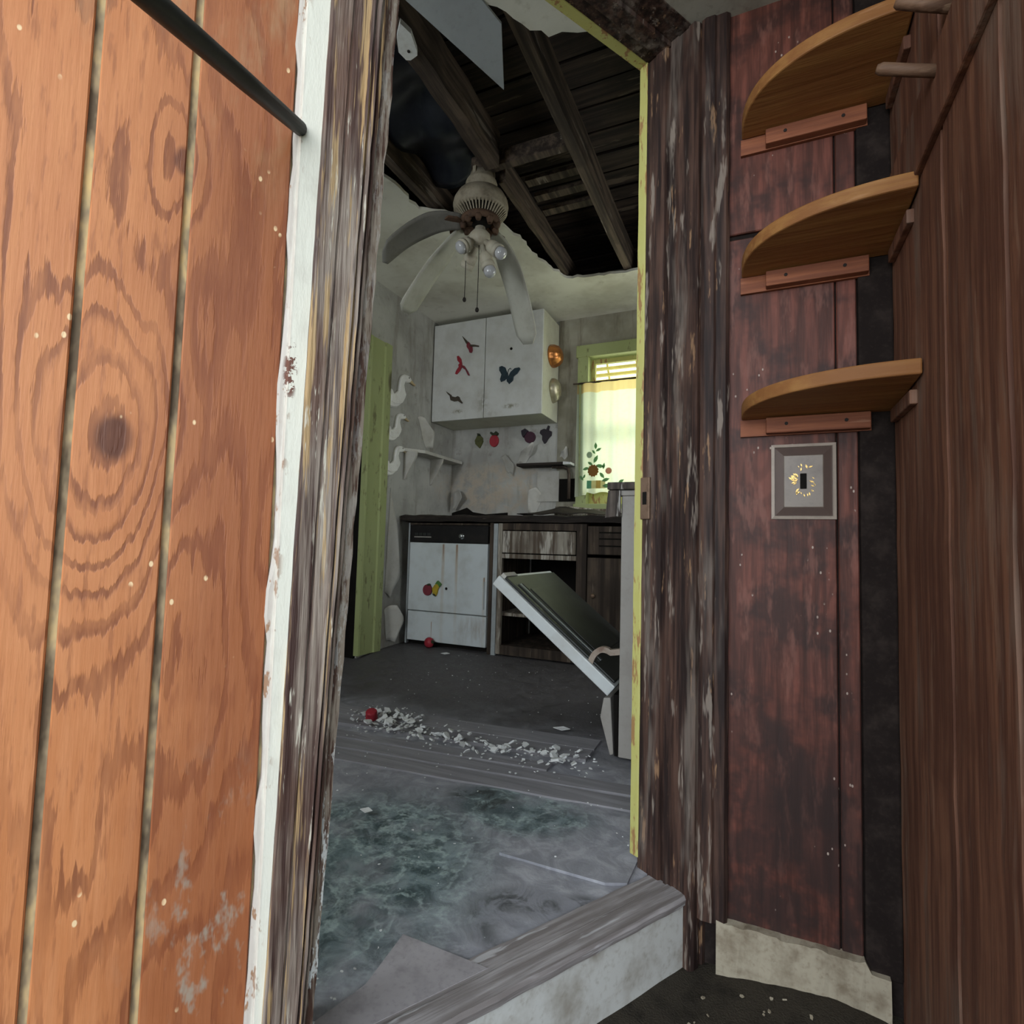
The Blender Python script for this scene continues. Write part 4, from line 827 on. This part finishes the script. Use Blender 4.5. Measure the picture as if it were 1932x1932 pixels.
# ---- base cabinet
bc = thing('base_cabinet', 'rotting base cabinet with missing door beside the dishwasher', 'cabinet', (-1.05, 3.3, .06))
B().box(-1.492, -1.468, 3.0, 3.60, .065, .865).build('side_panel', 'dark_cabinet_wood', bc)
B().box(-1.464, -1.436, 2.995, 3.02, .065, .86).build('side_trim', 'sheet_metal', bc)
B().box(-1.432, -1.404, 2.992, 3.02, .075, .862).build('stile', 'peeling_cabinet_paint', bc, bevel=.002)
B().box(-.935, -.875, 2.992, 3.02, .075, .862).build('stile', 'dark_cabinet_wood', bc, bevel=.002)
B().box(-1.404, -.935, 2.994, 3.02, .822, .862).build('top_rail', 'dark_cabinet_wood', bc)
B().box(-1.400, -.940, 2.984, 3.008, .684, .816).build('drawer_front', 'peeling_cabinet_paint', bc, bevel=.004)
B().box(-1.404, -.935, 2.990, 3.02, .650, .678).build('middle_rail', 'peeling_cabinet_paint', bc, bevel=.003)
B().box(-1.404, -.935, 2.994, 3.02, .075, .130).build('bottom_rail', 'dark_cabinet_wood', bc)
B().box(-1.44, -.58, 3.04, 3.56, .300, .318).build('inner_shelf', 'peeling_cabinet_paint', bc)
B().box(-1.44, -.2, 3.56, 3.60, .065, .86).build('back_panel', 'hole_black', bc)
B().box(-1.44, -.2, 3.03, 3.56, .085, .12).build('bottom_panel', 'dark_cabinet_wood', bc)
dr2 = B().box(-.868, -.50, 2.984, 3.008, .690, .850).build('drawer_front', 'dark_cabinet_wood', bc, bevel=.004)
for z in (.735, .775, .81): B().box(-.80, -.52, 2.981, 2.987, z, z+.008).build('groove_slot', 'hole_black', dr2)
B().box(-.868, -.50, 2.986, 3.008, .085, .672).build('door', 'dark_cabinet_wood', bc, bevel=.004)
B().lathe([(.008, 0), (.007, .010), (.014, .016), (.012, .024), (.003, .026)], (-.83, 2.986, .46), (0, -1, 0), 14).build('knob', 'strike_metal', bc, smooth=True)
ct = B().rings([[Vector((x, 2.972+.004*fbm(x*4), .869+.004*fbm(x*2))), Vector((x, 2.968+.004*fbm(x*5), .905+.008*fbm(x*3))), Vector((x, 3.02, .912+.006*fbm(x*4))), Vector((x, 3.615, .915)), Vector((x, 3.615, .868))] for x in [-2.14+i*.05 for i in range(39)]]).build('countertop', 'rotten_counter')
tag(ct, 'dark rotten countertop sagging over dishwasher and cabinet', 'countertop')
def warp(u, v):
    x = -1.36+u*.62; z = .926+.062*math.sin(min(1, u*2.6)*math.pi/2)*(1-.75*max(0, (u-.30)/.70))*v; y_ = 3.10+.22*v+.03*math.sin(u*8); return Vector((x, y_, z+.004*math.sin(u*20)))
tag(B().grid(26, 8, warp).build('buckled_laminate', 'rotten_counter', smooth=True, solid=.004), 'buckled sheet of counter laminate lifting in a wave', 'laminate')
def sinkp(u, v): return Vector((-1.22+u*.55, 3.40+v*.02, .926+.070*v*(1-.35*u)+.004*math.sin(u*9)))
tag(B().grid(14, 3, sinkp).build('backsplash_sheet', 'peeling_cabinet_paint', smooth=True, solid=.003), 'pale loose backsplash sheet behind the buckled laminate', 'board')

# ---- range with open door
rg = thing('kitchen_range', 'white kitchen range with its oven door hanging open', 'range', (-.1, 2.2, .0))
RX, RY0, RY1 = -.432, 1.905, 2.50
B().box(RX, .26, RY0, RY0+.016, .012, .915).build('side_panel', 'enamel_side', rg, bevel=.003)
B().box(RX, .26, RY1-.016, RY1, .012, .915).build('side_panel', 'enamel_side', rg, bevel=.003)
B().box(RX+.02, .26, RY0+.016, RY1-.016, .10, .30).build('oven_floor', 'oven_dark', rg)
B().box(.22, .26, RY0+.016, RY1-.016, .10, .91).build('back_panel', 'oven_dark', rg)
B().box(RX-.004, .26, RY0+.016, RY1-.016, .80, .885).build('control_panel', 'oven_dark', rg)
B().box(RX-.012, .27, RY0-.004, RY1+.004, .915, .935).build('cooktop', 'enamel_side', rg, bevel=.003)
# oven door tilted: runs from hinge (X -.464, z .24) to free edge (X -.915, z .593)
hx_, hz_ = -.447, .245; L_ = math.hypot(.905-.447, .610-.245); ang = math.atan2(.610-.245, -(.905-.447))
MD = Matrix.Translation((hx_, RY0, hz_)) @ Matrix.Rotation(-ang, 4, 'Y')
od = B().box(0, L_, -.004, .570, -.004, .040, MD).build('oven_door', 'enamel_white', rg, bevel=.004)
B().box(.012, L_-.02, .012, .556, -.014, -.004, MD).build('inner_liner', 'oven_dark', od, bevel=.004)
B().box(.12, L_-.10, .11, .46, -.018, -.014, MD).build('window_glass', 'oven_dark', od, bevel=.002)
for k in range(3): B().box(.10, L_-.07, .045+k*.018, .053+k*.018, -.019, -.014, MD).build('liner_ridge', 'sheet_metal' if k == 1 else 'oven_dark', od)
B().box(L_-.022, L_-.002, .012, .12, -.018, -.004, MD).build('torn_gasket', 'wallpaper_flap', od)
arc = [Vector((-.490+.052*math.cos(a), RY0+.02, .292+.078*math.sin(a))) for a in [math.radians(x) for x in range(195, 60, -12)]]+[Vector((-.432, RY0+.02, .368))]
m = B(); rr = []
for i, p in enumerate(arc):
    t_ = (arc[min(i+1, len(arc)-1)]-arc[max(i-1, 0)]).normalized(); nrm = Vector((-t_.z, 0, t_.x))
    rr.append([p+nrm*.010+Vector((0, -.012, 0)), p-nrm*.010+Vector((0, -.012, 0)), p-nrm*.010+Vector((0, .012, 0)), p+nrm*.010+Vector((0, .012, 0))])
m.rings(rr).build('hinge_arm', 'rusty_band', rg)
B().prism([(-.487, RY0+.004, .205), (-.462, RY0+.004, .208), (-.449, RY0+.004, .018), (-.462, RY0+.004, .012), (-.498, RY0+.004, .138)], (0, 0, 0), (0, .56, 0)).build('drawer_front', 'enamel_side', rg, bevel=.003)
B().prism([(-.452, RY0+.008, .22), (-.436, RY0+.008, .22), (-.436, RY0+.008, .012), (-.447, RY0+.008, .012)], (0, 0, 0), (0, .58, 0)).build('drawer_gap', 'hole_black', rg)
tag(B().box(-.480, -.20, RY0-.02, RY0+.15, .936, .962).build('weathered_board', 'grey_board', bevel=.003), 'weathered board lying across the range top corner', 'board', 'boards on the range')
tag(B().prism([(-.478, RY0-.014, .934), (-.434, RY0-.014, .934), (-.434, RY0-.014, .842), (-.488, RY0-.014, .836)], (0, 0, 0), (0, .012, 0)).build('weathered_board', 'grey_board', bevel=.002), 'short splintered board hanging at the range front corner', 'board', 'boards on the range')

# ---- curtain
def cur(u, v):
    x = -1.135+u*.90; z0 = 1.092+.012*abs(math.sin(u*22))-(.02 if u < .1 else 0); z = z0+(1.858-z0)*v
    amp = .020*max(0, 1-u/.30)+.005; return Vector((x, 3.566+amp*math.sin(u*46+.6*v)+.004*math.sin(u*90), z))
cn = thing('window_curtain', 'cream cafe curtain with printed flowers across the window', 'curtain', (-.7, 3.57, 1.09))
B().grid(110, 24, cur).build('cloth', 'curtain_cloth', cn, smooth=True)
B().tube([(-1.16, 3.566, 1.862), (-.15, 3.566, 1.866)], .006, 8).build('curtain_rod', 'dark_cabinet_wood', cn)
YP = 3.548
def leaf(x, z, a, l, w_, mat): 
    ca, sa = math.cos(a), math.sin(a); pts = [(-l, 0), (-.4*l, .5*w_), (.2*l, .55*w_), (l, 0), (.2*l, -.55*w_), (-.4*l, -.5*w_)]
    B().prism([(x+p*ca-q_*sa, YP, z+p*sa+q_*ca) for p, q_ in pts], (0, 0, 0), (0, -.0012, 0)).build('printed_leaf', mat, cn)
def pat(px, py):   # place on the curtain (x, z) read off the photograph, in metres
    return (-1.134+(px-1093)*.00372, 1.087+(935-py)*.00374)
for (px, py, a, l) in ((1132.5, 847, 1.6, .024), (1129, 858, -.9, .018), (1138, 854, .5, .022), (1133, 871, 1.1, .030), (1123, 879, -.6, .022), (1141, 884, -.2, .030), (1148, 884, 1.4, .022), (1115, 888, .3, .024), (1145, 901, -.9, .026), (1152, 909, .3, .028), (1107, 905, -.9, .022), (1112, 902, 1.1, .016), (1155, 920, .0, .034), (1172, 918, .9, .018), (1180, 912, .5, .022), (1186, 917, -.2, .026)):
    x, z = pat(px, py); leaf(x, z, a, l, l*.75, 'print_green')
x, z = pat(1128.5, 892); B().prism([(x+math.cos(i*math.pi/12)*(.040 if i % 2 else .034), YP, z+math.sin(i*math.pi/12)*(.044 if i % 2 else .037)) for i in range(24)], (0, 0, 0), (0, -.0016, 0)).build('printed_flower', 'print_brown', cn)
x, z = pat(1157, 893); B().prism([(a, YP, b) for a, b in disc(x, z, .022, .022, 12)], (0, 0, 0), (0, -.0012, 0)).build('printed_flower', 'print_pink', cn)
x, z = pat(1121, 863); B().prism([(a, YP, b) for a, b in disc(x, z, .020, .022, 12)], (0, 0, 0), (0, -.0012, 0)).build('printed_flower', 'print_blue', cn)
x, z = pat(1117, 911)
for i, mt in enumerate(('print_teal', 'print_cream', 'print_gold', 'print_cream')):
    B().prism([(x+i*.032, YP, z-.050), (x+i*.032+.032, YP, z-.050), (x+i*.032+.032, YP, z+.004), (x+i*.032, YP, z+.004)], (0, 0, 0), (0, -.001, 0)).build('printed_band', mt, cn)
# ---- awning slats outside the window
aw = thing('window_awning', 'yellow slatted awning seen outside above the curtain', 'awning', (-.6, 3.95, 1.9))
for k in range(9):
    z = 1.84+k*.034; B().box(-1.35, .2, 3.92+.045*(8-k), 3.945+.045*(8-k), z, z+.020).build('slat', 'awning_yellow', aw)
for x in (-1.02, -.80, -.45): B().tube([(x, 3.735, 2.21), (x, 3.905, 2.16), (x-.03, 4.36, 1.80)], .008, 6).build('stay', 'awning_yellow', aw)

# ---- debris
def chip_mesh(r, m=None, M=None):
    n = random.choice((4, 5, 5, 6)); pts = [(math.cos(i*2*math.pi/n+rnd(-.4, .4))*r*rnd(.6, 1.1), math.sin(i*2*math.pi/n+rnd(-.4, .4))*r*rnd(.5, .9), 0) for i in range(n)]
    m = m or B(); h = r*rnd(.18, .5)
    if M is None: m.prism(pts, (0, 0, -h/2), (rnd(-.2, .2)*r, rnd(-.2, .2)*r, h/2))
    else: m.prism([M @ Vector(p) for p in pts], M.to_3x3() @ Vector((0, 0, -h/2)), M.to_3x3() @ Vector((0, 0, h/2)))
    return m
protos = []
for k in range(8):
    me = bpy.data.meshes.new('plaster_chip'); mm = chip_mesh(1.0); me.from_pydata(mm.v, [], mm.f); me.materials.append(MATS['chip_white']); protos.append(me)
def spot():
    u = random.random()
    if u < .38: return (random.gauss(-1.36, .09), random.gauss(1.86, .045))
    t_ = rnd(0, 1); x = -1.30+t_*.76; return (x, 1.775+.0*t_+random.gauss(0, .035)+(x+1)*.05)
for k in range(140):
    x, y_ = spot(); r = rnd(.008, .021)
    if math.hypot(x+1.42, y_-1.828) < .045: x += .1
    o = bpy.data.objects.new('plaster_chip', protos[k % 8]); COL.objects.link(o); o.scale = (r, r, r)
    o.location = (x, y_, .013+fz(x, y_)+r*.35+rnd(0, .008)); o.rotation_euler = (rnd(-.6, .6), rnd(-.6, .6), rnd(0, 6.3))
    tag(o, *(('white plaster chip in the loose cluster around the red cap', 'plaster', 'plaster chips around the red cap') if x < -1.24 else ('white plaster chip in the rubble line along the floor seam', 'plaster', 'plaster chips on the floor seam')))
m = B()
for k in range(520):
    if k < 220: x, y_ = spot(); x += random.gauss(0, .06); y_ += random.gauss(0, .05); r = rnd(.003, .008)
    else:
        x, y_ = rnd(-1.7, -.2), rnd(.75, 2.9); r = rnd(.0012, .0042)
        if (DOOR.inverted() @ Vector((x, y_, 0))).y < .12 or (x > -.55 and y_ > 1.85): continue
    chip_mesh(r, m, Matrix.Translation((x, y_, .010+fz(x, y_)+r*.3)) @ Matrix.Rotation(rnd(0, 6), 4, 'Z') @ Matrix.Rotation(rnd(-.5, .5), 4, 'X'))
for k in range(60):
    q_ = dpt(-.80+abs(random.gauss(0, .05)), rnd(.02, .25), 0); r = rnd(.0012, .0035); chip_mesh(r, m, Matrix.Translation((q_.x, q_.y, .006)))
tag(m.build('plaster_crumbs', 'chip_white'), 'fine white plaster crumbs scattered over the floor', 'crumbs', None, 'stuff')
m = B()
for k in range(60):
    x, y_ = rnd(-.12, .22), rnd(.95, 1.22); q_ = DOOR.inverted() @ Vector((x, y_, 0))
    if q_.y > -.02: continue
    r = rnd(.002, .007); chip_mesh(r, m, Matrix.Translation((x, y_, porch_fn((x+2.2)/2.6, (y_+1.2)/2.6).z+r*.3)) @ Matrix.Rotation(rnd(0, 6), 4, 'Z') @ Matrix.Rotation(rnd(-.8, .8), 4, 'X'))
tag(m.build('porch_crumbs', 'baseboard_paint'), 'crumbs of plaster and dirt on the porch floor', 'crumbs', None, 'stuff')
rc = thing('bottle_cap', 'red plastic cap lying among the plaster rubble', 'cap', (-1.42, 1.83, .015))
B().lathe([(.005, .034), (.020, .033), (.023, .028), (.024, 0), (.020, 0), (.019, .026), (.004, .028)], (-1.42, 1.828, .016), (.15, -.3, 1), 18).build('shell', 'red_paint', rc, smooth=False)
for (x, y_, r, lab) in ((-.70, 2.09, .035, 'lone pale paper scrap on the floor behind the rubble'), (-.956, 1.223, .020, 'thin white flake on the floor in the doorway beside the casing'), (-1.70, 2.86, .03, 'pale flake on the floor below the dishwasher corner')):
    tag(B().prism([(x-r, y_, fz(x, y_)+.006), (x+r*.2, y_-r*.45, fz(x, y_)+.006), (x+r, y_+r*.1, fz(x, y_)+.010), (x+r*.1, y_+r*.4, fz(x, y_)+.012)], (0, 0, 0), (0, 0, .002)).build('paper_scrap', 'chip_white'), lab, 'scrap')
